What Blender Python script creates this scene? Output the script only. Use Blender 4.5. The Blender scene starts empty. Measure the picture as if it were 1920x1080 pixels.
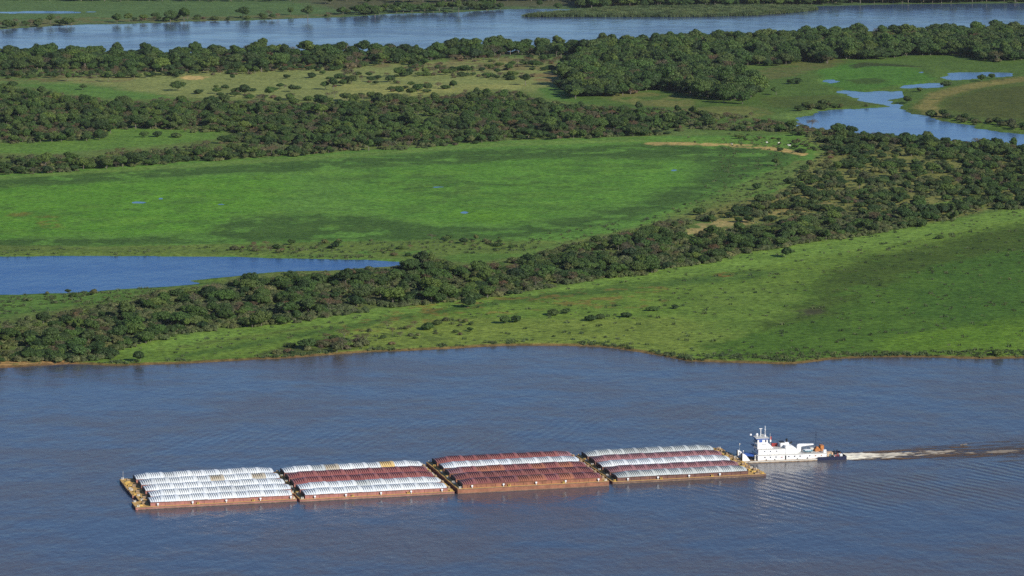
import bpy, math, random
import numpy as np
R = math.radians
random.seed(7); rng = np.random.default_rng(7)
SC = bpy.context.scene
COL = SC.collection

# ------------------------------------------------------------------ camera (f in px of a 1920 px wide frame)
F, PITCH, CAMH = 6500.0, 0.1498933, 277.0
CP, SP = math.cos(PITCH), math.sin(PITCH)
cam = bpy.data.objects.new('camera', bpy.data.cameras.new('camera'))
COL.objects.link(cam); SC.camera = cam
cam.location = (0, 0, CAMH); cam.rotation_euler = (math.pi/2 - PITCH, 0, 0)
cam.data.sensor_width = 36; cam.data.lens = F/1920*36
cam.data.clip_start = 5; cam.data.clip_end = 90000

def unp(x, y, z=0.0):
    x = np.asarray(x, float); y = np.asarray(y, float)
    a = (x-960)/F; b = (540-y)/F
    dy = CP + b*SP; dz = -SP + b*CP
    t = (z-CAMH)/dz
    return a*t, dy*t
def prj(X, Y, Z=0.0):
    X = np.asarray(X, float); Y = np.asarray(Y, float)
    Zc = Z-CAMH
    d = Y*CP - Zc*SP; v = Y*SP + Zc*CP
    return 960 + F*X/d, 540 - F*v/d

# ------------------------------------------------------------------ numpy noise
def _h(ix, iy, s):
    n = (ix.astype(np.int64)*374761393 + iy.astype(np.int64)*668265263 + s*974634777) & 0xffffffff
    n = ((n ^ (n >> 13))*1274126177) & 0xffffffff
    n = n ^ (n >> 16)
    return (n & 0xffffff)/float(0xffffff)
def vnoise(x, y, s=0):
    ix = np.floor(x); iy = np.floor(y); fx = x-ix; fy = y-iy
    fx = fx*fx*(3-2*fx); fy = fy*fy*(3-2*fy)
    a = _h(ix, iy, s); b = _h(ix+1, iy, s); c = _h(ix, iy+1, s); d = _h(ix+1, iy+1, s)
    return (a*(1-fx)+b*fx)*(1-fy) + (c*(1-fx)+d*fx)*fy
def fbm(x, y, sc, s=0, o=4):
    v = 0; a = .5; t = 0
    for k in range(o):
        v = v + a*vnoise(x/sc*2**k + 17.3*k, y/sc*2**k - 9.1*k, s+k); t += a; a *= .55
    return v/t
def inpoly(px, py, poly):
    P = np.asarray(poly, float); ins = np.zeros(px.shape, bool)
    x0, y0 = P.min(0); x1, y1 = P.max(0)
    m = (px >= x0) & (px <= x1) & (py >= y0) & (py <= y1)
    if not m.any(): return ins
    qx = px[m]; qy = py[m]; r = np.zeros(qx.shape, bool)
    for (ax, ay), (bx, by) in zip(P, np.roll(P, -1, 0)):
        if ay == by: continue
        c = ((ay > qy) != (by > qy)) & (qx < (bx-ax)*(qy-ay)/(by-ay)+ax)
        r ^= c
    ins[m] = r
    return ins
def segdist(X, Y, pts, closed=True):
    P = np.asarray(pts, float); D = np.full(X.shape, 1e18)
    n = len(P)
    for i in range(n if closed else n-1):
        ax, ay = P[i]; bx, by = P[(i+1) % n]
        dx, dy = bx-ax, by-ay; L = dx*dx+dy*dy+1e-9
        t = np.clip(((X-ax)*dx+(Y-ay)*dy)/L, 0, 1)
        D = np.minimum(D, (X-ax-t*dx)**2+(Y-ay-t*dy)**2)
    return np.sqrt(D)

# ------------------------------------------------------------------ materials
def lin(c):
    c = np.asarray(c, float)/255.0
    return np.where(c <= .04045, c/12.92, ((c+.055)/1.055)**2.4)
class NT:
    def __init__(s, name):
        s.m = bpy.data.materials.new(name); s.m.use_nodes = True
        s.t = s.m.node_tree; s.t.nodes.clear()
        s.out = s.t.nodes.new('ShaderNodeOutputMaterial')
        s.b = s.t.nodes.new('ShaderNodeBsdfPrincipled')
        s.t.links.new(s.b.outputs[0], s.out.inputs[0])
    def n(s, typ, **kw):
        nd = s.t.nodes.new(typ)
        for k, v in kw.items():
            if k.startswith('i_'): 
                key = k[2:]; key = int(key) if key.isdigit() else key.replace('_', ' ')
                s.set(nd.inputs[key], v)
            else: setattr(nd, k, v)
        return nd
    def set(s, sock, v):
        if isinstance(v, bpy.types.NodeSocket): s.t.links.new(v, sock)
        elif isinstance(v, bpy.types.Node): s.t.links.new(v.outputs[0], sock)
        else: sock.default_value = v
    def math(s, op, a, b=0.0, c=0.0, clamp=False):
        nd = s.t.nodes.new('ShaderNodeMath'); nd.operation = op; nd.use_clamp = clamp
        s.set(nd.inputs[0], a); s.set(nd.inputs[1], b); s.set(nd.inputs[2], c)
        return nd.outputs[0]
    def mix(s, f, a, b, mode='MIX'):
        nd = s.t.nodes.new('ShaderNodeMix'); nd.data_type = 'RGBA'; nd.blend_type = mode
        s.set(nd.inputs[0], f)
        for k, v in ((6, a), (7, b)):
            s.set(nd.inputs[k], v if not isinstance(v, (tuple, list)) else tuple(v)[:3]+(1,))
        return nd.outputs[2]
    def noise(s, vec, scale, detail=4, rough=.6, **kw):
        nd = s.n('ShaderNodeTexNoise', **kw); s.set(nd.inputs['Vector'], vec)
        nd.inputs['Scale'].default_value = scale; nd.inputs['Detail'].default_value = detail
        nd.inputs['Roughness'].default_value = rough
        return nd.outputs[0]
    def ramp(s, f, a, b, lo=0., hi=1.):
        nd = s.t.nodes.new('ShaderNodeMapRange'); nd.interpolation_type = 'SMOOTHSTEP'
        s.set(nd.inputs[0], f)
        for k, v in zip((1, 2, 3, 4), (a, b, lo, hi)): nd.inputs[k].default_value = v
        return nd.outputs[0]
    def pos(s): return s.n('ShaderNodeNewGeometry').outputs['Position']
    def gen(s): return s.n('ShaderNodeTexCoord').outputs['Object']
def paint(name, rgb, rough=.5, var=.12, scale=.6, grime=None, gs=.25, metal=0.0, gamt=.5):
    """painted steel with uneven tone and patches of grime"""
    t = NT(name); v = t.gen()
    n = t.noise(v, scale, 5)
    c = t.mix(t.ramp(n, .3, .7), tuple(x*(1-var) for x in rgb), tuple(min(1, x*(1+var)) for x in rgb))
    if grime is not None:
        g = t.noise(v, gs, 6, .7)
        c = t.mix(t.ramp(g, .52, .68, 0, gamt), c, grime)
    t.set(t.b.inputs['Base Color'], c); t.b.inputs['Roughness'].default_value = rough
    t.b.inputs['Metallic'].default_value = metal
    return t.m

M = {}
M['white'] = paint('white_paint', (.88, .88, .87), .45, .04, .5, (.55, .45, .35), .3, gamt=.35)
M['offwhite'] = paint('cream_paint', (.62, .60, .54), .5, .1, 1.2)
M['blue'] = paint('blue_paint', (.045, .12, .42), .5, .15, .8)
M['navy'] = paint('navy_hull_paint', (.012, .016, .05), .4, .2, .8)
M['black'] = paint('black_paint', (.015, .015, .017), .5, .2, .8)
M['red'] = paint('red_paint', (.35, .04, .035), .5, .2, .8)
M['orange'] = paint('orange_paint', (.50, .19, .05), .5, .25, 1.5, (.1, .05, .03), .8)
M['teal'] = paint('teal_boat_paint', (.10, .28, .36), .4, .2, 1.0)
M['glass'] = paint('dark_window_glass', (.02, .03, .09), .1, .1, 1.0)
M['deckbrown'] = paint('worn_deck_paint', (.34, .24, .15), .8, .3, .7, (.10, .06, .04), .5)
M['grey'] = paint('grey_steel', (.22, .23, .25), .6, .15, 1.0)
M['tan'] = paint('canvas_tan', (.55, .38, .24), .8, .2, 1.0)
M['yellowdeck'] = paint('ochre_deck_paint', (.60, .36, .10), .75, .18, .35, (.26, .15, .07), .35, gamt=.6)
M['yellow'] = paint('yellow_paint', (.60, .40, .10), .6, .2, 1.0)
M['endwall'] = paint('black_tarred_end_wall', (.035,.022,.022), .7, .3, .8, (.12,.05,.04), .8, gamt=.5)
M['hullpink'] = paint('faded_red_hull', (.36, .15, .12), .7, .18, .5, (.30, .20, .13), .35)
M['hullrust'] = paint('rusty_orange_hull', (.30, .125, .070), .8, .22, .45, (.17, .07, .04), .4, gamt=.8)
M['hulldark'] = paint('dark_maroon_hull', (.15, .07, .055), .75, .25, .5, (.24, .14, .07), .4)
M['hulldim'] = paint('brown_lower_hull', (.20, .135, .090), .8, .3, .8, (.36, .27, .18), .5)
def cover(name, rgb, rust, ra=.3, var=.08):
    m = paint(name, rgb, .42, var, .9, rust, .22, gamt=ra); nt_ = m.node_tree
    b = next(n for n in nt_.nodes if n.type == 'BSDF_PRINCIPLED'); src = b.inputs['Base Color'].links[0].from_socket
    oi = nt_.nodes.new('ShaderNodeObjectInfo'); mr = nt_.nodes.new('ShaderNodeValToRGB'); nt_.links.new(oi.outputs['Random'], mr.inputs[0])
    for e_,(p_,c_) in zip([mr.color_ramp.elements[0],mr.color_ramp.elements[1],mr.color_ramp.elements.new(.35),mr.color_ramp.elements.new(.8)],((0,(.78,.79,.80)),(1,(.86,.80,.70)),(.35,(1.04,1.04,1.03)),(.8,(.95,.97,1.0)))): e_.position = p_; e_.color = c_+(1,)
    mm = nt_.nodes.new('ShaderNodeMix'); mm.data_type = 'RGBA'; mm.blend_type = 'MULTIPLY'; mm.inputs[0].default_value = 1
    nt_.links.new(src, mm.inputs[6]); nt_.links.new(mr.outputs[0], mm.inputs[7]); src = mm.outputs[2]   # every cover has aged in its own way
    a = nt_.nodes.new('ShaderNodeAttribute'); a.attribute_name = 'rib_shade'          # shade between the ribs, painted into the cover colour
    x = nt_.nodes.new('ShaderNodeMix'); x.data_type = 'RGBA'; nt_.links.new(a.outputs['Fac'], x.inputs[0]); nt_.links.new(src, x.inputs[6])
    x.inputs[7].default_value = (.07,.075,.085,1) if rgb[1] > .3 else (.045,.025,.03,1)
    nt_.links.new(x.outputs[2], b.inputs['Base Color']); return m
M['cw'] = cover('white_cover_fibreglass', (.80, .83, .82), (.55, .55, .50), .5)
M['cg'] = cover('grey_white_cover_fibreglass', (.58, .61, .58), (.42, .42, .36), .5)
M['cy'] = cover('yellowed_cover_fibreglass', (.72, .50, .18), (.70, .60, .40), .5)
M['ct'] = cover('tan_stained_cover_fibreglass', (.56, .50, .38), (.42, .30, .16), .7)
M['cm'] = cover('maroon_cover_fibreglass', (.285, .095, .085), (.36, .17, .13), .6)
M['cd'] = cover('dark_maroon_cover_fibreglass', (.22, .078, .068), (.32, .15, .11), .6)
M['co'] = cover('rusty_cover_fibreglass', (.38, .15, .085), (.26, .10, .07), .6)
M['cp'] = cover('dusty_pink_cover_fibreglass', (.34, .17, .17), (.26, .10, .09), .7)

# foliage
def foliage(name, cols, sat=.35):
    t = NT(name)
    oi = t.n('ShaderNodeObjectInfo')
    r = t.n('ShaderNodeValToRGB'); t.set(r.inputs[0], oi.outputs['Random'])
    r.color_ramp.interpolation = 'LINEAR'
    els = r.color_ramp.elements
    while len(els) < len(cols): els.new(.5)
    for i, c in enumerate(cols):
        els[i].position = i/(len(cols)-1); els[i].color = tuple(c)+(1,)
    n = t.noise(t.gen(), .9, 3)
    c = t.mix(1.0, r.outputs[0], t.mix(t.ramp(n, .25, .75), (.72, .74, .70), (1.28, 1.25, 1.15)), 'MULTIPLY')
    dr = t.noise(oi.outputs['Location'], .022, 3, .6)                 # stands of one species keep one tone
    c = t.mix(t.ramp(dr, .36, .66), c, t.mix(1.0, c, (1.2, 1.07, .95), 'MULTIPLY'))
    d2 = t.noise(oi.outputs['Location'], .3, 1, .5)
    c = t.mix(1.0, c, t.mix(t.ramp(d2, .3, .7), (.80,.82,.86), (1.22,1.20,1.10)), 'MULTIPLY')
    t.set(t.b.inputs['Base Color'], c)
    t.b.inputs['Roughness'].default_value = .6; t.b.inputs['Specular IOR Level'].default_value = .25
    return t.m
M['leaf'] = foliage('green_foliage', [(.036, .074, .018), (.052, .104, .024), (.044, .086, .024), (.080, .128, .028), (.060, .094, .030), (.030, .064, .018)])
M['leafdark'] = foliage('dark_foliage', [(.024, .052, .016), (.036, .072, .020), (.030, .060, .022), (.052, .088, .024)])
M['leafbrown'] = foliage('brown_foliage', [(.095, .080, .050), (.115, .105, .068), (.085, .080, .045), (.135, .090, .058), (.10,.10,.05)])
M['leafolive'] = foliage('olive_foliage', [(.085, .105, .035), (.075, .088, .040), (.11, .13, .05)])
M['under'] = foliage('low_scrub_foliage', [(.080,.110,.042),(.105,.122,.058),(.072,.108,.038),(.125,.140,.066)])
M['under2'] = foliage('green_scrub_foliage', [(.06,.095,.03),(.075,.105,.035),(.085,.10,.045)])
M['bark'] = paint('pale_bark', (.20, .17, .14), .9, .3, 2.0)
M['reed'] = foliage('reed_blades', [(.075, .12, .05), (.06, .10, .04), (.10, .13, .06)])
M['cowhide_w'] = paint('white_hide', (.7, .66, .6), .8, .1)
M['cowhide_d'] = paint('dark_hide', (.05, .03, .02), .8, .2)

# ------------------------------------------------------------------ object helpers
def tag(o, label=None, cat=None, group=None, kind=None):
    if label: o['label'] = label
    if cat: o['category'] = cat
    if group: o['group'] = group
    if kind: o['kind'] = kind
    return o
def empty(name, loc, rz=0, parent=None):
    o = bpy.data.objects.new(name, None); COL.objects.link(o)
    o.location = loc; o.rotation_euler = (0, 0, rz); o.empty_display_size = .5
    if parent: o.parent = parent
    return o
def mesh(name, V, Fc, mats, matidx=None, smooth=False):
    me = bpy.data.meshes.new(name)
    me.from_pydata([tuple(v) for v in V], [], [tuple(f) for f in Fc])
    for m in (mats if isinstance(mats, (list, tuple)) else [mats]): me.materials.append(m)
    if matidx is not None: me.polygons.foreach_set('material_index', list(matidx))
    if smooth: me.polygons.foreach_set('use_smooth', [True]*len(me.polygons))
    me.update()
    return me
def link(name, me, parent=None, loc=None, rz=0):
    o = bpy.data.objects.new(name, me); COL.objects.link(o)
    if parent: o.parent = parent
    if loc is not None: o.location = loc
    if rz: o.rotation_euler = (0, 0, rz)
    return o
class MB:
    def __init__(s): s.V = []; s.F = []
    def add(s, V, Fc):
        n = len(s.V); s.V += [tuple(v) for v in V]; s.F += [tuple(i+n for i in f) for f in Fc]; return s
    def box(s, x0, x1, y0, y1, z0, z1):
        return s.add([(x0,y0,z0),(x1,y0,z0),(x1,y1,z0),(x0,y1,z0),(x0,y0,z1),(x1,y0,z1),(x1,y1,z1),(x0,y1,z1)],
                     [(3,2,1,0),(4,5,6,7),(0,1,5,4),(1,2,6,5),(2,3,7,6),(3,0,4,7)])
    def prism(s, prof, y0, y1):
        """side profile (x,z) counter-clockwise seen from -y, pushed from y0 to y1"""
        n = len(prof)
        V = [(x, y0, z) for x, z in prof]+[(x, y1, z) for x, z in prof]
        Fc = [tuple(range(n)), tuple(range(2*n-1, n-1, -1))]
        Fc += [((i+1) % n, i, i+n, (i+1) % n+n) for i in range(n)]
        return s.add(V, Fc)
    def rod(s, p, q, r0, r1=None, n=8):
        r1 = r0 if r1 is None else r1
        p = np.array(p, float); q = np.array(q, float); d = q-p; d /= np.linalg.norm(d)+1e-9
        u = np.cross(d, (0, 0, 1) if abs(d[2]) < .9 else (1, 0, 0)); u /= np.linalg.norm(u); w = np.cross(d, u)
        V = []
        for c, r in ((p, r0), (q, r1)):
            for k in range(n):
                a = 2*math.pi*k/n; V.append(c+r*(math.cos(a)*u+math.sin(a)*w))
        Fc = [(k, (k+1) % n, (k+1) % n+n, k+n) for k in range(n)]+[tuple(range(n-1, -1, -1)), tuple(range(n, 2*n))]
        return s.add(V, Fc)
    def ball(s, c, r, sz=1.0, n=8):
        V = [(c[0], c[1], c[2]-r*sz)]; m = n//2
        for i in range(1, m):
            t = math.pi*i/m
            for k in range(n):
                a = 2*math.pi*k/n
                V.append((c[0]+r*math.sin(t)*math.cos(a), c[1]+r*math.sin(t)*math.sin(a), c[2]-r*sz*math.cos(t)))
        V.append((c[0], c[1], c[2]+r*sz)); Fc = []
        for k in range(n): Fc.append((0, 1+(k+1) % n, 1+k))
        for i in range(m-2):
            for k in range(n):
                a = 1+i*n+k; b = 1+i*n+(k+1) % n; Fc.append((a, b, b+n, a+n))
        L = len(V)-1
        for k in range(n): Fc.append((L, 1+(m-2)*n+k, 1+(m-2)*n+(k+1) % n))
        return s.add(V, Fc)
    def build(s, name, mat, parent=None, loc=None, rz=0, smooth=False):
        return link(name, mesh(name, s.V, s.F, mat, smooth=smooth), parent, loc, rz)

# ================================================================== WATER OUTLINES (traced, then set on the ground plane)
near_shore = [(-400,700),(-60,692),(0,690),(30,689),(75,686),(125,683),(160,683),(200,685),(240,685),(265,684),(330,682),(420,678),(480,674),(520,673),
 (600,667),(690,660),(760,658),(830,654),(900,650),(960,647.5),(1040,648),(1110,649.5),(1150,653),(1200,661),(1250,670),(1290,677),(1340,679),
 (1400,681),(1470,682),(1500,681),(1560,674),(1610,671),(1680,669),(1750,670),(1800,672),(1850,673),(1920,672),(2000,671),(2400,668)]
river_poly = [(-12000,700)]+near_shore+[(14000,668),(14000,3000),(-12000,3000)]
far_near = [(2400,52),(1960,60),(1920,63),(1800,68),(1600,74),(1450,78),(1280,86),(1100,94),(900,98),(640,102),(300,107),(0,111),(-400,120)]
far_far = [(-400,70),(0,55),(50,52),(167,46),(247,45),(360,40),(450,39),(567,34),(640,33),(723,27),(873,23),(940,18),(990,16.5),(1077,18),(1083,22),
 (1030,24),(990,27),(978,30.5),(1023,32),(1140,32),(1280,31),(1413,28),(1497,22),(1530,17),(1513,13),(1563,11),(1680,8),(1920,6),(2400,0)]
far_poly = far_near+[(-6000,210),(-6000,190)]+far_far+[(8000,-60),(8000,-20)]
lagoon = [(-500,483),(0,481.5),(100,480.5),(300,481),(430,482),(520,484),(620,486),(700,487),(750,490),(775,494),(740,499),(680,503),(620,507),(585,507),
 (517,509),(417,521),(362,526.5),(385,530),(418,530.5),(360,535),(300,539),(220,543),(140,548),(60,551),(0,552.5),(-500,575)]
marsh = [(1600,178),(1630,174),(1657,171.5),(1685,172.5),(1683,178),(1672,187),(1667,192),(1690,198),(1693,205),(1713,213),(1740,221.5),(1780,231.5),(1820,238),
 (1863,245),(1920,252),(2100,262),(2100,292),(1920,278),(1890,275),(1800,268),(1707,258),(1640,254),(1580,248),(1500,238),(1490,233),(1485,230),(1497,226),(1497,218),(1520,214.5),
 (1540,211.5),(1563,206.5),(1597,204),(1633,203),(1655,200.5),(1650,196.5),(1633,192),(1613,188)]
pond_b = [(1689,162),(1700,160),(1730,158.5),(1763,156.5),(1768,158),(1745,163),(1710,164.5),(1693,164)]
pond_c = [(1770,145),(1778,138),(1797,136),(1830,137.5),(1855,137),(1893,138),(1900,141),(1870,144),(1855,141.5),(1830,148),(1805,150),(1785,150)]
pond_d = [(1543,152),(1555,149),(1566,149),(1565,156.5),(1552,158)]
pond_e = [(1575,171),(1583,168.5),(1595,171),(1618,174.5),(1612,177),(1590,174.5)]
pond_f = [(1722,135),(1730,134),(1741,140),(1738,144),(1727,143)]
pond_g = [(-60,22),(0,22),(90,21.5),(190,22.5),(120,24.5),(-60,25)]
pools = [[(803,351.6),(815,350),(832,350),(832,351.6),(818,352.4)],[(245,379.5),(258,377.5),(276,379),(268,381.5),(250,381.5)],[(296,372),(303,370.5),(307,372.5),(300,374)],
 [(862,399.5),(870,396),(878,398),(873,400.5)],[(1257,320),(1264,317.5),(1270,319.5),(1262,321.5)],[(408,383.5),(414,382),(420,383.5),(414,385)]]
#        outline, sheet name, bank height, bank width (m)
WATERS = [(river_poly,'river',1.0,3.2),(far_poly,'far_river',1.0,10),(lagoon,'lagoon',.5,5),(marsh,'marsh_water',.4,6),(pond_b,'pond',.3,5),(pond_c,'pond',.3,5),
 (pond_d,'pond',.3,5),(pond_e,'pond',.3,5),(pond_f,'pond',.3,5),(pond_g,'pond',.3,14)]+[(p,'pool',.25,2.5) for p in pools]
WW = [np.stack(unp(*np.array(p,float).T),1) for p,_,_,_ in WATERS]
LAND = .9
def wobble(X, Y, amp=1.0):
    a = fbm(X, Y, 14, 11, 4)-.5; b = fbm(X, Y, 60, 31, 3)-.5
    return (a*7+b*10)*amp
def land_z(X, Y, px, py):
    """height of the land: flat flood plain, dipping under every water outline; also the distance to the main river"""
    Z = np.full(X.shape, LAND) + (fbm(X, Y, 90, 5, 3)-.5)*.5
    D0 = np.full(X.shape, 1e9)
    for i,(poly,nm,bh,bw) in enumerate(WATERS):
        P = np.asarray(poly,float)
        m = (px > P[:,0].min()-60)&(px < P[:,0].max()+60)&(py > P[:,1].min()-14)&(py < P[:,1].max()+14)
        if not m.any(): continue
        x, y = X[m], Y[m]
        d = segdist(x, y, WW[i]); ins = inpoly(px[m], py[m], poly)
        sd = np.where(ins, -d, d) + wobble(x, y, .28 if nm=='river' else (2.6 if nm=='marsh_water' or nm=='pond' else 1.3 if nm=='far_river' else (.8 if nm!='pool' else .2)))
        z = np.where(sd > 0, np.clip(sd/bw, 0, 1)*bh, np.clip(sd/6, -2, 0))
        z = np.where(sd > bw, bh+np.clip((sd-bw)/25,0,1)*10, z)
        Z[m] = np.minimum(Z[m], z)
        D0[m] = np.minimum(D0[m], np.where(sd > -2, np.abs(sd)*(3.2/bw), D0[m]) if nm in('river',) else D0[m])
    return Z, D0

# ================================================================== LAND COVER
def C(r,g,b): return lin((r,g,b))
K_ALB = np.array([1.03, .93, .76])
W4 = [(0,605),(67,590),(150,575),(250,565),(283,545),(383,537),(433,523),(550,510),(640,505),(750,497),(800,478),(847,492),(887,497),(990,478),(1040,462),(1107,448),(1180,432),(1273,408),
 (1300,410),(1280,450),(1330,430),(1420,420),(1513,400),(1560,395),(1713,400),(1713,427),(1630,443),(1563,450),(1513,457),(1380,477),(1327,493),(1280,497),(1207,517),(1107,525),(1033,540),(957,553),(890,562),(817,572),(707,580),(657,590),(533,607),(400,621),
 (350,628),(267,641),(217,658),(200,671),(117,678),(0,679),(-150,690),(-150,620)]
W5 = [(1500,262),(1560,250),(1630,251),(1707,256),(1800,266),(1920,276),(2050,290),(2050,385),(1920,391),(1847,396),(1800,410),(1713,428),(1600,425),(1560,400),(1513,400),(1440,420),(1340,420),(1290,410),(1340,393),(1410,373),(1453,367),(1480,350),(1497,320),(1520,305),(1545,285)]
W1 = [(-150,85),(0,92),(200,92),(640,86),(900,88),(1060,90),(1060,110),(957,103),(900,110),(827,114),(740,119),(640,130),(560,121),(480,138),(420,133),(310,136),(250,136),(120,131),(0,136),(-150,140)]
W2 = [(1050,96),(1280,76),(1450,70),(1600,64),(1800,56),(1920,52),(2100,46),(2100,110),(1913,113),(1847,118),(1813,106),(1713,104),(1647,113),(1613,111),(1567,111),(1557,121),(1513,114),(1467,124),(1380,124),
 (1373,143),(1423,160),(1403,190),(1357,190),(1297,184),(1280,174),(1207,171),(1173,184),(1123,181),(1070,184),(1050,162),(1053,127),(1100,112)]
W3 = [(-150,165),(0,160),(70,165),(110,175),(200,188),(330,186),(420,185),(560,190),(640,192),(680,182),(800,180),(870,172),(960,168),(1000,176),(1060,190),(1130,198),(1250,200),(1400,214),(1470,226),(1550,238),(1640,250),(1640,262),
 (1563,263),(1513,257),(1447,247),(1400,246),(1280,243),(1240,255),(1157,258),(1073,260),(940,265),(873,268),(790,280),(700,283),(640,284),(633,288),(450,298),(383,304),(267,311),(167,318),(100,326),(0,331),(-150,336),(-150,290),(0,290),(60,290),(140,293),(250,277),
 (340,273),(400,262),(433,248),(367,250),(300,243),(233,243),(200,242),(190,263),(0,271),(-150,275)]
W3top = [(-150,165),(0,160),(70,165),(110,175),(200,188),(330,186),(420,185),(560,190),(640,192),(680,182),(800,180),(870,172),(960,168),(1000,176),(1060,190),(1130,198),(1250,200),(1280,243),(1157,258),(940,265),(790,280),(640,284),(560,262),(433,248),(300,243),(200,242),(190,263),(0,271),(-150,275)]
A_marsh = [(0,337),(130,328),(400,312),(640,300),(850,285),(1210,272),(1400,280),(1500,292),(1440,325),(1300,385),(1180,415),(1000,445),(840,455),(600,452),(300,462),(-60,472),(-60,452),(380,447),(420,412),(640,402),(800,425),(950,430),(1100,405),(1200,375),(1290,345),(1330,320),(1290,300),(1100,298),(800,310),(560,325),(300,335),(100,350),(-60,358)]
near_top = [(200,670),(270,645),(640,592),(1040,545),(1280,500),(1500,460),(1720,428),(1920,390),(2200,350)]
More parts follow.
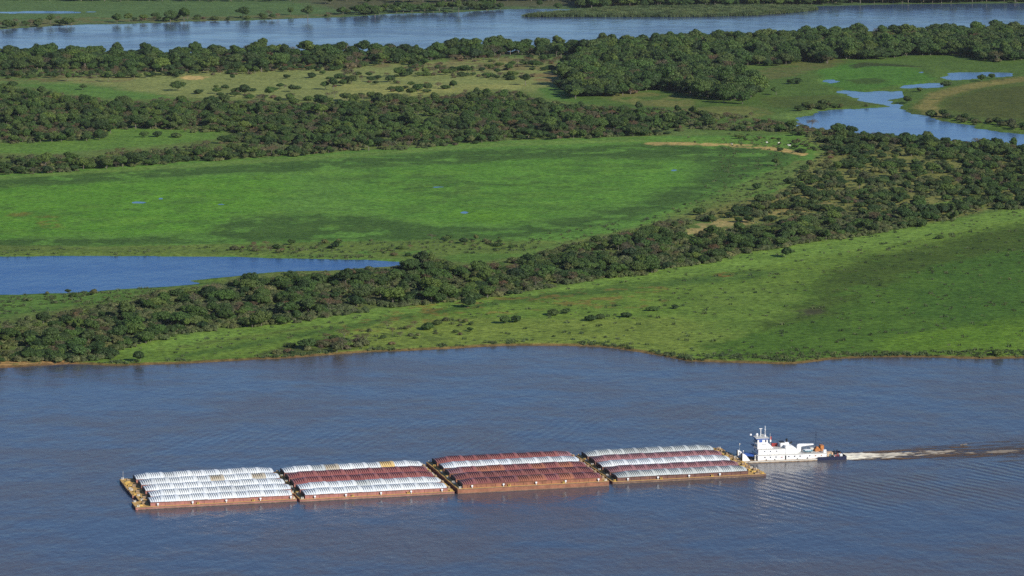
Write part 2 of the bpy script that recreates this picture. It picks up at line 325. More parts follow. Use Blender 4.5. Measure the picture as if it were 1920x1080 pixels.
LAYERS = [  # polygon, colour, softness (m), opacity, noise-threshold
 ([(-800,-40),(2600,-40),(2600,110),(-800,110)], C(78,104,70), 20, 1, 0),
 ([(-200,0),(300,2),(620,8),(700,22),(400,34),(0,48),(-200,56)], C(86,116,74), 25, .9, 0),
 ([(560,0),(1300,0),(1300,12),(900,14),(620,20)], C(88,90,72), 25, .8, 0),
 ([(-200,60),(0,54),(250,44),(640,32),(640,28),(350,33),(160,34),(0,40),(-200,46)], C(112,112,78), 14, .7, .35),
 ([(-200,135),(1050,105),(1050,190),(1300,240),(1300,262),(640,290),(-200,335)], C(100,128,72), 20, 1, 0),
 ([(110,150),(330,133),(640,125),(1000,110),(1060,125),(1050,160),(990,178),(860,178),(640,200),(420,195),(250,172)], C(130,144,92), 14, .95, 0),
 ([(20,160),(150,160),(300,180),(420,196),(250,200),(60,185)], C(88,128,62), 10, .9, 0),
 ([(640,160),(1000,160),(900,185),(640,200)], C(146,154,98), 10, .8, 0),
 ([(-100,140),(120,143),(260,147),(230,156),(40,155),(-100,152)], C(118,108,80), 8, .7, .42),
 ([(510,122),(600,120),(610,130),(520,134)], C(122,84,66), 6, .8, .35),
 ([(640,118),(840,112),(1040,105),(1050,125),(950,140),(860,132),(700,128)], C(120,112,84), 10, .7, .42),
 ([(1000,140),(1060,135),(1070,160),(1010,158)], C(130,110,82), 8, .8, .3),
 ([(335,147),(355,143),(396,146),(380,151),(350,151)], C(200,178,130), 3, .9, .35),
 ([(-60,245),(200,240),(460,248),(430,262),(250,280),(60,292),(-60,292)], C(96,134,62), 8, 1, 0),
 (W3, C(96,116,64), 10, .8, .25),
 ([(1000,168),(1040,165),(1100,170),(1160,185),(1170,200),(1130,200),(1030,188)], C(86,124,60), 6, 1, 0),
 ([(1060,180),(1300,172),(1500,110),(1600,108),(1920,100),(2100,100),(2100,265),(1500,245),(1400,240),(1130,205)], C(82,112,54), 14, 1, 0),
 ([(1110,180),(1220,175),(1300,190),(1290,205),(1200,200)], C(118,124,78), 8, .85, .3),
 ([(1380,140),(1520,112),(1600,108),(1560,128),(1480,145),(1400,160)], C(104,108,70), 8, .7, .3),
 ([(1260,205),(1400,200),(1450,215),(1420,225),(1280,215)], C(112,122,72), 10, .8, .2),
 ([(1535,135),(1600,120),(1720,130),(1760,150),(1720,160),(1690,160),(1600,175),(1540,160)], C(78,124,52), 8, 1, 0),
 ([(1590,152),(1640,148),(1665,152),(1650,160),(1600,160)], C(66,92,44), 6, .9, 0),
 ([(1595,124),(1620,119),(1700,124),(1740,128),(1640,126),(1600,131)], C(58,72,44), 6, .9, 0),
 ([(1430,185),(1560,180),(1660,198),(1560,204),(1440,205)], C(80,98,50), 8, .8, 0),
 ([(1470,228),(1440,220),(1500,206),(1560,202),(1520,212),(1495,222)], C(100,130,72), 6, .9, 0),
 ([(1700,212),(1720,188),(1800,160),(1900,145),(2100,140),(2100,262),(1920,250),(1780,229)], C(82,102,50), 6, 1, 0),
 ([(1715,205),(1740,178),(1810,160),(1880,150),(1940,143),(1940,152),(1850,164),(1780,182),(1750,200),(1790,222),(1760,222)], C(128,126,80), 6, .9, .15),
 ([(1770,205),(1790,185),(1850,170),(1940,162),(1940,225),(1850,222)], C(78,90,46), 8, .9, 0),
 ([(1760,222),(1850,228),(1930,240),(1930,249),(1840,241)], C(92,124,56), 4, .9, .2),
 # big marsh meadow
 ([(-100,337),(0,330),(400,303),(640,288),(940,267),(1250,257),(1500,256),(1570,272),(1500,350),(1340,395),(1250,420),(1100,450),(990,480),(880,498),(780,494),(640,484),(-100,482)], C(92,138,64), 8, 1, 0),
 ([(-100,358),(150,345),(500,330),(560,350),(480,400),(380,440),(-100,448)], C(90,144,50), 25, .85, 0),
 ([(640,330),(900,300),(1290,300),(1280,345),(1150,385),(950,425),(800,420),(700,400)], C(90,142,56), 20, .7, 0),
 (A_marsh, C(66,98,48), 16, .9, .26),
 ([(640,330),(760,325),(960,335),(1100,350),(980,362),(800,368),(680,350)], C(72,108,52), 22, .8, .42),
 ([(-60,352),(300,340),(640,320),(1280,300),(1240,350),(1000,420),(400,440),(-60,446)], C(78,112,56), 18, .45, .52),
 ([(-60,352),(300,340),(640,320),(1280,300),(1240,350),(1000,420),(400,440),(-60,446)], C(104,150,60), 18, .4, .54),
 ([(760,360),(1000,366),(960,380),(800,382)], C(76,112,54), 20, .6, .42),
 ([(940,290),(1260,290),(1240,320),(1000,320)], C(74,108,54), 20, .5, .42),
 ([(840,400),(950,395),(1000,420),(880,424)], C(96,146,44), 20, .6, 0),
 ([(-100,340),(0,334),(400,306),(640,291),(940,269),(1210,261),(1210,268),(940,277),(640,299),(400,314),(130,330),(-100,345)], C(104,138,72), 5, .9, 0),
 ([(1210,262),(1500,258),(1560,270),(1530,292),(1420,278),(1210,270)], C(98,140,62), 5, 1, 0),
 ([(1205,272),(1215,269.5),(1273,268.5),(1340,271),(1413,274),(1470,281),(1516,291),(1508,295),(1450,285),(1400,280),(1330,276),(1273,274),(1225,274.5)], C(186,166,118), 2, .95, .28),
 ([(1090,452),(1200,430),(1300,392),(1440,330),(1490,303),(1512,302),(1490,330),(1460,355),(1300,405),(1170,438)], C(112,118,74), 7, .75, .1),
 ([(1400,340),(1500,305),(1490,350),(1400,370),(1250,415),(1180,430),(1300,385)], C(98,132,66), 6, .7, 0),
 ([(-60,462),(200,466),(640,455),(900,452),(1060,455),(980,478),(880,495),(780,490),(640,483),(-60,481)], C(100,122,64), 7, .85, .15),
 ([(780,492),(870,478),(980,478),(900,500),(820,500)], C(84,122,56), 4, .8, 0),
 ([(12,404),(40,399),(58,401),(45,409),(20,408)], C(112,114,56), 5, .8, .3),
 ([(60,412),(90,406),(112,408),(105,420),(120,430),(80,428)], C(112,112,56), 5, .8, .35),
 # between the lagoon and the near belt
 ([(-100,545),(0,551),(300,537),(430,528),(517,507),(600,507),(700,500),(780,492),(820,500),(640,512),(430,535),(300,560),(150,590),(0,612),(-100,620)], C(88,124,62), 5, 1, 0),
 ([(362,526),(417,520),(517,508),(600,506),(580,512),(500,518),(420,531)], C(82,116,44), 2, .9, 0),
 ([(-100,550),(0,549),(300,536),(430,528),(430,531),(300,541),(0,557),(-100,560)], C(60,90,44), 2, .8, .3),
 (W4, C(104,122,70), 8, .9, .1),
 (W5, C(120,126,76), 8, .95, .1),
 ([(1255,440),(1270,428),(1300,420),(1390,410),(1420,420),(1340,440),(1290,446)], C(172,158,118), 4, .8, .40),
 ([(1400,385),(1500,365),(1560,385),(1500,410),(1420,405)], C(150,140,98), 6, .8, .42),
 ([(1600,330),(1800,340),(1750,380),(1640,390)], C(128,134,84), 6, .8, .35),
 ([(1730,390),(1800,375),(1850,390),(1780,400),(1700,400)], C(98,134,62), 5, .9, .2),
 # near meadow
 (near_top+[(2200,700),(1250,690),(0,700),(100,685)], C(102,134,60), 4, 1, 0),
 ([(700,600),(1000,600),(1290,600),(1400,640),(1250,672),(1100,650),(800,657),(600,668)], C(120,142,70), 14, .8, 0),
 ([(200,670),(270,643),(640,590),(1040,543),(1280,499),(1500,460),(1720,428),(1920,390),(2200,350),(2200,380),(1920,412),(1700,455),(1400,508),(1280,520),(1100,543),(640,612),(300,660)], C(112,148,72), 7, .85, 0),
 ([(330,668),(640,613),(807,585),(1040,551),(1273,524),(1400,512),(1480,510),(1400,528),(1273,538),(1040,562),(807,594),(640,622),(350,672)], C(72,104,52), 6, .8, .2),
 ([(300,655),(640,606),(640,611),(300,662)], C(84,96,54), 4, .6, .3),
 ([(2200,370),(1920,425),(1800,450),(1650,482),(1560,510),(1530,545),(1500,575),(1440,605),(1380,630),(1310,655),(1340,672),(1500,672),(1700,660),(1920,640),(2200,600)], C(72,108,42), 16, .85, 0),
 ([(2200,370),(1920,425),(1800,447),(1650,480),(1560,506),(1540,545),(1510,575),(1440,600),(1400,620),(1440,625),(1540,595),(1620,560),(1700,515),(1800,490),(1920,470),(2200,430)], C(70,88,40), 14, .65, .2),
 ([(1760,500),(1930,470),(1930,600),(1800,610),(1700,590)], C(66,104,44), 14, .6, 0),
 ([(1650,640),(1930,590),(1930,668),(1800,668),(1650,664)], C(98,136,46), 14, .7, .1),
 ([(1300,600),(1420,580),(1500,560),(1490,600),(1420,615),(1330,650),(1280,650)], C(100,132,62), 10, .5, 0),
 ([(1495,585),(1545,580),(1540,590),(1500,596)], C(72,72,62), 5, .8, .3),
 ([(1290,560),(1500,530),(1480,560),(1300,600)], C(98,126,64), 14, .4, .2),
 ([(860,560),(1280,535),(1290,560),(1200,580),(1000,585),(900,600),(760,620),(640,640),(640,610)], C(128,112,66), 5, .7, .56),
 ([(1335,520),(1350,514),(1373,516),(1370,522),(1345,524)], C(136,104,62), 2.5, .8, .34),
 ([(480,668),(520,655),(640,640),(690,650),(600,668),(520,676)], C(74,84,52), 3, .8, .3),
 ([(600,655),(800,618),(880,612),(860,640),(760,656)], C(80,102,56), 8, .6, .45),
 ([(-60,676),(30,679),(117,676),(150,682),(60,690),(-60,692)], C(176,146,106), 2, .95, .3),
]
def ramp01(v, a, b): 
    t = np.clip((v-a)/(b-a), 0, 1); return t*t*(3-2*t)

def build_ground():
    ys = np.concatenate([np.arange(3200,1300,-250),np.arange(1300,1120,-40),np.arange(1100,700,-12),np.arange(700,640,-1.1),np.arange(640,-30,-1.5),np.arange(-30,-200,-8),
                         np.array([-220,-260,-300,-330,-360,-380,-395,-405,-412,-417,-421])])
    xs = np.concatenate([[-14000,-9000,-6000,-4000,-2500,-1500,-900,-500,-250,-120],np.arange(-60,1981,3.6),[2040,2150,2400,2800,3500,4500,6000,9000,12000,15500]])
    gx, gy = np.meshgrid(xs, ys)
    px = gx.ravel(); py = gy.ravel()
    X, Y = unp(px, py, 0)
    Z, D0 = land_z(X, Y, px, py)
    depth = np.sqrt(Y*Y+CAMH**2); ppm = F/depth; fore = ppm*CAMH/depth
    col = np.tile(C(92,122,64), (len(X),1))
    n1 = fbm(X,Y,30,77,4); n2 = fbm(X,Y,9,99,3)
    warps = []
    for k in range(4):
        warps.append((fbm(X,Y,28,200+k*7,4)-.5, fbm(X,Y,28,300+k*7,4)-.5, vnoise(X/3.1,Y/3.1,400+k)-.5, vnoise(X/3.1+50,Y/3.1,500+k)-.5))
    for li,(poly,c,soft,op,th) in enumerate(LAYERS):
        P = np.asarray(poly,float)
        y0,y1 = P[:,1].min()-12, P[:,1].max()+12
        m = (py>y0)&(py<y1)&(px>P[:,0].min()-90)&(px<P[:,0].max()+90)
        if not m.any(): continue
        acc = np.zeros(m.sum())
        for w in warps:
            wx = px[m]+(w[0][m]*3.0+w[2][m]*.8)*soft*ppm[m]; wy = py[m]+(w[1][m]*3.0+w[3][m]*.8)*soft*fore[m]
            acc += inpoly(wx, wy, poly)
        acc /= 4
        if th > 0:
            q = fbm(X[m]+li*31, Y[m], 16 if soft > 6 else 8, 600+li, 4)
            acc *= ramp01(q, th+.02, th+.16)
        a = (acc*op)[:,None]
        col[m] = col[m]*(1-a)+np.asarray(c)*a
    # bare earth of the cut banks
    b = ramp01(-D0, -3.4-1.5*(n2-.5), -1.6)[:,None]*.9
    earth = C(108,88,68)*(.75+.6*n2[:,None])
    col = col*(1-b)+earth*b
    col = np.clip(col*K_ALB*(.86+.28*n1[:,None]), 0, 1)
    nx, ny = len(xs), len(ys)
    me = bpy.data.meshes.new('ground')
    me.vertices.add(nx*ny)
    me.vertices.foreach_set('co', np.stack([X,Y,Z],1).astype(np.float32).ravel())
    i = np.arange(ny-1)[:,None]*nx+np.arange(nx-1)[None,:]
    q = np.stack([i,i+1,i+nx+1,i+nx],-1).reshape(-1,4)
    nf = len(q)
    me.loops.add(nf*4); me.polygons.add(nf)
    me.loops.foreach_set('vertex_index', q.ravel().astype(np.int32))
    me.polygons.foreach_set('loop_start', np.arange(0,nf*4,4,dtype=np.int32))
    me.polygons.foreach_set('loop_total', np.full(nf,4,np.int32))
    me.polygons.foreach_set('use_smooth', np.ones(nf,bool))
    me.update(calc_edges=True)
    at = me.color_attributes.new('cover', 'FLOAT_COLOR', 'POINT')
    at.data.foreach_set('color', np.concatenate([col,np.ones((len(col),1))],1).astype(np.float32).ravel())
    t = NT('grass_ground')
    a = t.n('ShaderNodeAttribute', attribute_name='cover')
    p = t.pos()
    nA = t.noise(p, .32, 5, .7); nB = t.noise(p, .05, 4, .6); nC = t.noise(p, 1.3, 3, .6)
    c = t.mix(t.ramp(nA,.30,.70), (.56,.58,.54), (1.38,1.36,1.28))
    c = t.mix(1, a.outputs['Color'], c, 'MULTIPLY')
    c = t.mix(1, c, t.mix(t.ramp(nB,.3,.7),(.84,.88,.84),(1.14,1.10,1.04)), 'MULTIPLY')
    c = t.mix(t.ramp(nC,.58,.70,0,.55), c, t.mix(1,c,(.42,.5,.45),'MULTIPLY'))
    t.set(t.b.inputs['Base Color'], c)
    t.b.inputs['Roughness'].default_value = .9; t.b.inputs['Specular IOR Level'].default_value = .1
    bp = t.n('ShaderNodeBump'); bp.inputs['Distance'].default_value = .5; bp.inputs['Strength'].default_value = .7
    t.set(bp.inputs['Height'], t.math('ADD', t.math('MULTIPLY', nC, .5), nA)); t.set(t.b.inputs['Normal'], bp)
    me.materials.append(t.m)
    o = link('ground', me); tag(o, 'flat green flood plain of marsh meadows and earth banks', 'ground', kind='structure')
build_ground()

# ------------------------------------------------------------------ water
HEAD = R(14.4)
bx_,by_ = 92.9,1363.2
BOAT_HEAD = R(10.8)
def water_mat(name, base, base2, rough=.16, wave=1.0, ws=.35, patch=.02, kelvin=False, spec=.5):
    t = NT(name); p = t.pos()
    mp = t.n('ShaderNodeMapping'); t.set(mp.inputs[0], p); mp.inputs['Rotation'].default_value = (0,0,.35); mp.inputs['Scale'].default_value = (1,1.7,1)
    big = t.noise(mp.outputs[0], patch, 5, .62); mid = t.noise(mp.outputs[0], patch*5, 4, .6)
    k = t.math('ADD', t.math('MULTIPLY', big, .65), t.math('MULTIPLY', mid, .35))
    pt = t.ramp(k, .40, .60)
    t.set(t.b.inputs['Base Color'], t.mix(pt, base, base2))
    t.set(t.b.inputs['Roughness'], t.math('ADD', t.math('MULTIPLY', pt, .10), rough))
    t.b.inputs['IOR'].default_value = 1.333; t.b.inputs['Specular IOR Level'].default_value = spec
    m2 = t.n('ShaderNodeMapping'); t.set(m2.inputs[0], p); m2.inputs['Rotation'].default_value = (0,0,R(-25)); m2.inputs['Scale'].default_value = (1,.55,1)
    w1 = t.noise(m2.outputs[0], ws, 4, .6); w2 = t.noise(m2.outputs[0], ws*.28, 2, .5)
    h = t.math('ADD', t.math('MULTIPLY', w1, .6), t.math('MULTIPLY', w2, 1.0))
    if kelvin:                                            # ship waves fanning out from the tow on both sides
        for ang,org,side,amp,wl in((38,(bx_+10,by_),-1,.13,4.6),(-18,(-100,1345),1,.07,4.0)):
            rt = t.n('ShaderNodeMapping', vector_type='TEXTURE'); t.set(rt.inputs[0], p)
            rt.inputs['Location'].default_value = (org[0],org[1],0); rt.inputs['Rotation'].default_value = (0,0,HEAD)
            sx = t.n('ShaderNodeSeparateXYZ'); t.set(sx.inputs[0], rt.outputs[0])
            a_ = t.math('MULTIPLY', sx.outputs[1], float(side))
            m1 = t.math('MULTIPLY', t.ramp(a_, 8, 26), t.ramp(a_, 62, 130, 1, 0))
            m1 = t.math('MULTIPLY', m1, t.math('MULTIPLY', t.ramp(sx.outputs[0], -70, -10), t.ramp(sx.outputs[0], 160, 320, 1, 0)))
            wv = t.n('ShaderNodeTexWave', wave_type='BANDS', bands_direction='X'); wm = t.n('ShaderNodeMapping'); t.set(wm.inputs[0], p); wm.inputs['Rotation'].default_value = (0,0,R(-ang))
            t.set(wv.inputs['Vector'], wm.outputs[0]); wv.inputs['Scale'].default_value = .314/wl*1.0; wv.inputs['Distortion'].default_value = 3.5; wv.inputs['Detail'].default_value = 2; wv.inputs['Detail Scale'].default_value = .6
            m1 = t.math('MULTIPLY', m1, t.ramp(t.noise(p, .03, 2, .5), .35, .6))
            h = t.math('ADD', h, t.math('MULTIPLY', wv.outputs[1], t.math('MULTIPLY', m1, amp*2.2)))
    bp = t.n('ShaderNodeBump'); bp.inputs['Distance'].default_value = 1.0*wave
    t.set(bp.inputs['Strength'], t.ramp(k, .36, .62, .55, 1.0)); t.set(bp.inputs['Height'], h)
    t.set(t.b.inputs['Normal'], bp)
    return t, h, bp
t,_,_ = water_mat('river_water', (.053,.070,.106), (.082,.071,.074), .13, .62, .35, .009, kelvin=True); M['river'] = t.m
t,_,_ = water_mat('far_river_water', (.075,.130,.235), (.050,.072,.130), .08, .8, .15, .006); M['far_river'] = t.m
t,_,_ = water_mat('lagoon_water', (.004,.050,.185), (.012,.072,.235), .12, .35, .6, .012); M['lagoon'] = t.m
t,_,_ = water_mat('marsh_water', (.07,.16,.31), (.09,.19,.36), .10, .25, .6, .02); M['marsh'] = t.m
def sheet(name, quad, mat, label):
    V = [(*q, 0.0) for q in quad]
    o = link(name, mesh(name, V, [tuple(range(len(V)))], mat)); tag(o, label, 'water', kind='structure'); return o
def wq(pts): return [tuple(float(v) for v in unp(*p)) for p in pts]
Xr = 16000
yl = float(unp(0,640)[1])
sheet('river', [(-Xr,-3000),(Xr,-3000),(Xr,yl),(-Xr,yl)], M['river'], 'wide brown-blue river the barge convoy runs on')
sheet('far_river', wq([(-6000,230),(0,122),(1000,104),(1920,72),(8000,10),(8000,-90),(1920,-2),(1000,8),(0,42),(-6000,180)]), M['far_river'], 'far river channel beyond the wooded island')
sheet('lagoon', wq([(-520,590),(60,560),(420,535),(600,512),(800,500),(800,485),(600,480),(0,476),(-520,476)]), M['lagoon'], 'deep blue lagoon left of the wooded belt')
sheet('marsh_water', wq([(1470,246),(1700,266),(2120,298),(2120,255),(1900,244),(1700,200),(1690,166),(1560,166),(1590,200),(1470,210)]), M['marsh'], 'pale blue winding marsh water among grass')
for i,(poly,nm,bh,bw) in enumerate(WATERS):
    if nm in('pond','pool') and poly is not pond_e:
        P = np.asarray(poly,float); e = 3 if nm=='pond' else 1.5
        x0,y0 = P.min(0)-(9,e); x1,y1 = P.max(0)+(9,e)
        sheet(nm, wq([(x0,y1),(x1,y1),(x1,y0),(x0,y0)]), M['marsh'], 'small pale patch of standing water in the grass')

# ================================================================== VEGETATION
def leafball(rs, lobes, per, leaf, flat=.85, core=True):
    V=[];Fc=[]
    Q=[]
    for (c, r) in lobes:
        n = int(per*(r*r)/1.6)
        d = rs.normal(size=(n,3)); d /= np.linalg.norm(d,axis=1)[:,None]
        d[:,2] = np.where(d[:,2] < -.35, -d[:,2], d[:,2])
        rr = r*(1+rs.normal(0,.10,(n,1)))
        p = np.array(c)+d*rr*np.array([1,1,flat])
        nn = d+rs.normal(0,.55,(n,3)); nn /= np.linalg.norm(nn,axis=1)[:,None]
        u = np.cross(nn, rs.normal(size=(n,3))); u /= np.linalg.norm(u,axis=1)[:,None]+1e-9
        w = np.cross(nn,u)
        s = leaf*(.6+.8*rs.random((n,1)))
        Q.append(np.stack([p-u*s-w*s*.7, p+u*s-w*s*.5, p+u*s*.8+w*s*.7, p-u*s*.7+w*s*.6],1))
    Q = np.concatenate(Q); k = len(Q)
    V = Q.reshape(-1,3).tolist(); Fc = (np.arange(k*4).reshape(-1,4)).tolist()
    if core:
        mb = MB()
        for c, r in lobes: mb.ball(c, r*.86, flat, 8)
        CV = np.array(mb.V)+rs.normal(0,.10,(len(mb.V),3))
        Fc += [tuple(i+len(V) for i in f) for f in mb.F]; V += CV.tolist()
    return V, Fc
def trunk_mb(rs, h, lobes, r=.22):
    mb = MB(); top = (rs.normal(0,.25), rs.normal(0,.25), h*.42)
    mb.rod((0,0,-.4), top, r, r*.65, 6)
    for c, rr in lobes[:6]: mb.rod(top, (c[0]*.8,c[1]*.8,c[2]), r*.5, r*.15, 5)
    return mb
def make_tree(seed, h=9., w=4.2, base=.3, per=105, leaf=.25, nl=24, mat='leaf', core=True, rough=.3):
    rs = np.random.default_rng(seed); lobes=[]
    zc = h*(base+.52*(1-base)); rz = h*(1-base)*.5
    off = [(rs.normal(0,w*.16),rs.normal(0,w*.16),rs.uniform(-.1,.12)*h) for _ in range(3)]
    for i in range(nl):
        d = rs.normal(size=3); d /= np.linalg.norm(d); d[2] = abs(d[2])*1.15-.35
        o = off[i%3]; k = 1-rough*rs.random()
        r = w*rs.uniform(.20,.36)
        lobes.append(((o[0]+d[0]*(w-r)*k, o[1]+d[1]*(w-r)*k, max(zc+o[2]*.6+d[2]*(rz-r*.5)*k, r*.55)), r))
    if core:
        for o in off: lobes.append(((o[0]*.7,o[1]*.7,max(zc+o[2]*.4-.1*rz,w*.42)), w*.56))
    V,Fc = leafball(rs, lobes, per, leaf, .85 if core else .9, core)
    T = trunk_mb(rs, h, lobes, .026*h)
    crown = mesh('crown', V, Fc, M[mat])
    trunk = mesh('trunk', T.V, T.F, M['bark'])
    nV = len(V)
    both = mesh('tree_mesh', V+T.V, list(Fc)+[tuple(i+nV for i in f) for f in T.F], [M[mat],M['bark']], [0]*len(Fc)+[1]*len(T.F))
    return dict(crown=crown, trunk=trunk, both=both, h=h, w=w)
PT = []   # tree prototypes: round, broad, tall, leggy ; shrubs ; brown ; olive
PT += [make_tree(1,9,4.8,.16), make_tree(2,7.6,5.4,.14,nl=28), make_tree(3,11,4.6,.2,nl=28,rough=.5), make_tree(4,8.5,4.6,.3,nl=20,rough=.5), make_tree(5,9.5,5.4,.14,nl=30), make_tree(6,7.2,5.0,.12,mat='leafdark')]
NTREE = len(PT)
PT += [make_tree(11,4.2,3.6,.03,120,.22,18,'leaf'), make_tree(12,3.3,3.4,.0,120,.22,16,'leafdark'), make_tree(13,4.8,3.2,.03,120,.22,18,'leafdark'), make_tree(14,2.9,4.2,.0,110,.22,20,'leaf')]
NSHRUB = len(PT)
PT += [make_tree(21,5.4,3.2,.10,75,.13,18,'leafbrown',False), make_tree(22,2.6,3.4,.0,90,.15,16,'leafbrown'), make_tree(23,7.5,4.0,.28,60,.14,18,'leafbrown',False)]
NBROWN = len(PT)
PT += [make_tree(31,2.2,3.2,.0,110,.2,14,'leafolive'), make_tree(32,4.8,3.2,.06,100,.22,16,'leafolive')]
NOLIVE = len(PT)
PT += [make_tree(41,1.3,2.6,.0,150,.16,12,'under'), make_tree(42,1.0,2.2,.0,150,.15,10,'under2'), make_tree(43,1.7,2.2,.0,140,.16,12,'under')]
KINDS = ['tree']*NTREE+['shrub']*(NSHRUB-NTREE)+['brown']*(NBROWN-NSHRUB)+['olive']*2+['under']*3

plants = []   # dict(x,y,px,py,p,s,belt)
def scatter(poly, spacing, mixw, smin, smax, belt, clump=0, clump_sc=40, tall=True, seed=1, up=3.6):
    rs = np.random.default_rng(seed)
    P = np.asarray(poly,float); W = np.stack(unp(*P.T),1)
    x0,y0 = W.min(0); x1,y1 = W.max(0)
    # area sampling on a jittered grid
    gx = np.arange(x0,x1,spacing); gy = np.arange(y0,y1,spacing*.9)
    GX,GY = np.meshgrid(gx,gy); GX = GX+((np.arange(len(gy))%2)*spacing/2)[:,None]
    X = (GX+rs.uniform(-.42,.42,GX.shape)*spacing).ravel(); Y = (GY+rs.uniform(-.42,.42,GY.shape)*spacing).ravel()
    px,py = prj(X,Y,LAND)
    m = (px>-60)&(px<1980)
    X,Y,px,py = X[m],Y[m],px[m],py[m]
    ppm = F/np.sqrt(Y*Y+CAMH**2)
    wx = (fbm(X,Y,22,seed+50,3)-.5)*16; wy = (fbm(X,Y,22,seed+60,3)-.5)*16
    m = inpoly(px+wx*ppm, py+wy*ppm*CAMH/Y, poly)
    if tall: m &= inpoly(px, py-up*ppm, poly) | (inpoly(px, py-2.2*ppm, poly) if up < 4 else False)
    if clump > 0: m &= fbm(X,Y,clump_sc,seed+70,3) > clump
    X,Y,px,py,ppm = X[m],Y[m],px[m],py[m],ppm[m]
    ks = list(mixw); pr = np.array([mixw[k] for k in ks],float); pr /= pr.sum()
    kn = fbm(X,Y,25,seed+90,2)   # kinds come in drifts
    for i in range(len(X)):
        k = rs.choice(ks, p=pr)
        if 'brown' in mixw and mixw['brown'] > 0:
            if kn[i] > .62 and rs.random() < .5: k = 'brown'
        idx = [j for j,q in enumerate(KINDS) if q == k]
        if k == 'tree' and belt in('island','block'): idx = [0,2,3,4,5,5,5]
        p = int(rs.choice(idx)); s = smin+(smax-smin)*rs.random()**1.7
        if k in('shrub','olive','under'): s = rs.uniform(.6,1.25)*(1 if smax > .72 else .62)
        edge = not bool(inpoly(np.array([px[i]]),np.array([py[i]+4.5]),poly)[0])
        plants.append(dict(X=X[i],Y=Y[i],px=px[i],py=py[i],ppm=ppm[i],p=p,s=s,k=k,belt=belt,edge=edge,lone=False))
scatter(W4, 5.8, dict(tree=.46,shrub=.42,brown=.09,olive=.05), .42, 1.0, 'near', clump=.47, clump_sc=14, seed=3, up=4.6)
scatter(W4, 3.4, dict(under=1), 1,1,'under', clump=.42, clump_sc=12, seed=33)
scatter(W5, 7.2, dict(tree=.34,shrub=.52,brown=.05,olive=.10), .38, .80, 'right', clump=.62, clump_sc=18, seed=4)
scatter(W5, 9.5, dict(shrub=.8,olive=.2), 1, 1, 'right', clump=.55, clump_sc=10, seed=44)
scatter(W5, 4.6, dict(under=1), 1,1,'under', clump=.64, clump_sc=12, seed=34)
scatter([(1500,262),(1707,256),(1920,276),(2050,290),(2050,300),(1800,288),(1640,272),(1540,268)], 7.5, dict(tree=.6,shrub=.3,brown=.06,olive=.04), .6, .95, 'right', seed=14)
scatter([(1750,280),(2050,300),(2050,388),(1920,390),(1800,370)], 7.5, dict(tree=.5,shrub=.5,brown=.06,olive=.04), .5, .85, 'right', clump=.52, clump_sc=18, seed=45)
scatter([(1280,496),(1290,472),(1380,452),(1500,440),(1640,432),(1713,425),(1563,450),(1380,478)], 5.4, dict(tree=.25,shrub=.5,brown=.3,under=.4), .42, .72, 'near', clump=.3, seed=15)
scatter(W3, 8.0, dict(tree=.50,shrub=.32,brown=.12,olive=.05), .42, .98, 'middle', clump=.47, clump_sc=22, seed=5, up=5.5)
scatter(W3, 6.0, dict(under=.8,brown=.05), .6,.8,'under', clump=.46, clump_sc=18, seed=35)
scatter(W3top, 9.6, dict(tree=.8,shrub=.1,brown=.1), .6, 1.1, 'middle', clump=.52, clump_sc=30, seed=6, up=6.5)
scatter(W1, 9.0, dict(tree=.80,shrub=.16,brown=.08), .65, 1.6, 'island', clump=.25, clump_sc=30, seed=7)
scatter(W2, 9.4, dict(tree=.95,shrub=.03,brown=.02), .8, 1.6, 'block', clump=.22, clump_sc=30, seed=8)
scatter([(-150,128),(250,128),(640,122),(640,132),(250,148),(-150,146)], 10, dict(tree=.2,shrub=.4,brown=.5), .6, .9, 'island', clump=.4, seed=17)
scatter([(640,118),(960,106),(1050,105),(1050,140),(960,150),(700,150),(640,160)], 11, dict(tree=.25,shrub=.35,brown=.45), .6, .9, 'meadow', clump=.48, seed=18)
scatter(W2, 9.4, dict(tree=.95,shrub=.03,brown=.02), .9, 1.75, 'block', seed=8)
scatter([(300,205),(420,160),(640,140),(760,150),(900,165),(640,195),(420,205)], 15, dict(tree=.3,shrub=.5,brown=.2), .6, .9, 'meadow', clump=.55, seed=19)
scatter([(560,8),(900,0),(1300,-6),(2000,-14),(2000,2),(1560,6),(1500,12),(1080,16),(1080,2),(900,4)], 14, dict(tree=1), 1.1, 1.6, 'farbank', clump=.36, seed=9, tall=False)
scatter([(1080,2),(2000,-10),(2000,4),(1560,8),(1080,14)], 13, dict(tree=1), 1.2, 1.7, 'farbank', seed=10, tall=False)
scatter([(-60,-8),(900,-14),(900,0),(420,4),(-60,2)], 18, dict(tree=1), 1.0, 1.6, 'farbank', clump=.42, seed=11, tall=False)
scatter([(-60,44),(300,36),(660,28),(660,33),(300,42),(-60,54)], 14, dict(shrub=.6,tree=.2,brown=.3), .8, 1.1, 'farbank', clump=.47, seed=12, tall=False)
scatter([(640,24),(960,12),(960,18),(640,30)], 12, dict(shrub=.3,tree=.8), 1.0, 1.3, 'farbank', clump=.42, seed=13, tall=False)
scatter([(520,660),(560,648),(640,636),(700,640),(690,655),(600,664),(530,670)], 4.6, dict(shrub=.3,under=.6,brown=.3,olive=.3), .6, .8, 'bank', seed=21, tall=False, clump=.44, clump_sc=10)
scatter([(640,640),(720,612),(860,600),(900,612),(820,640),(700,650)], 8, dict(shrub=.2,under=.7,brown=.3,olive=.3), .4, .7, 'bank', seed=22, tall=False, clump=.54, clump_sc=12)
scatter([(380,470),(640,452),(960,445),(960,470),(800,482),(560,478)], 8, dict(shrub=.5,under=.7,olive=.4,brown=.1), .4, .7, 'marshedge', seed=23, tall=False, clump=.52, clump_sc=20)
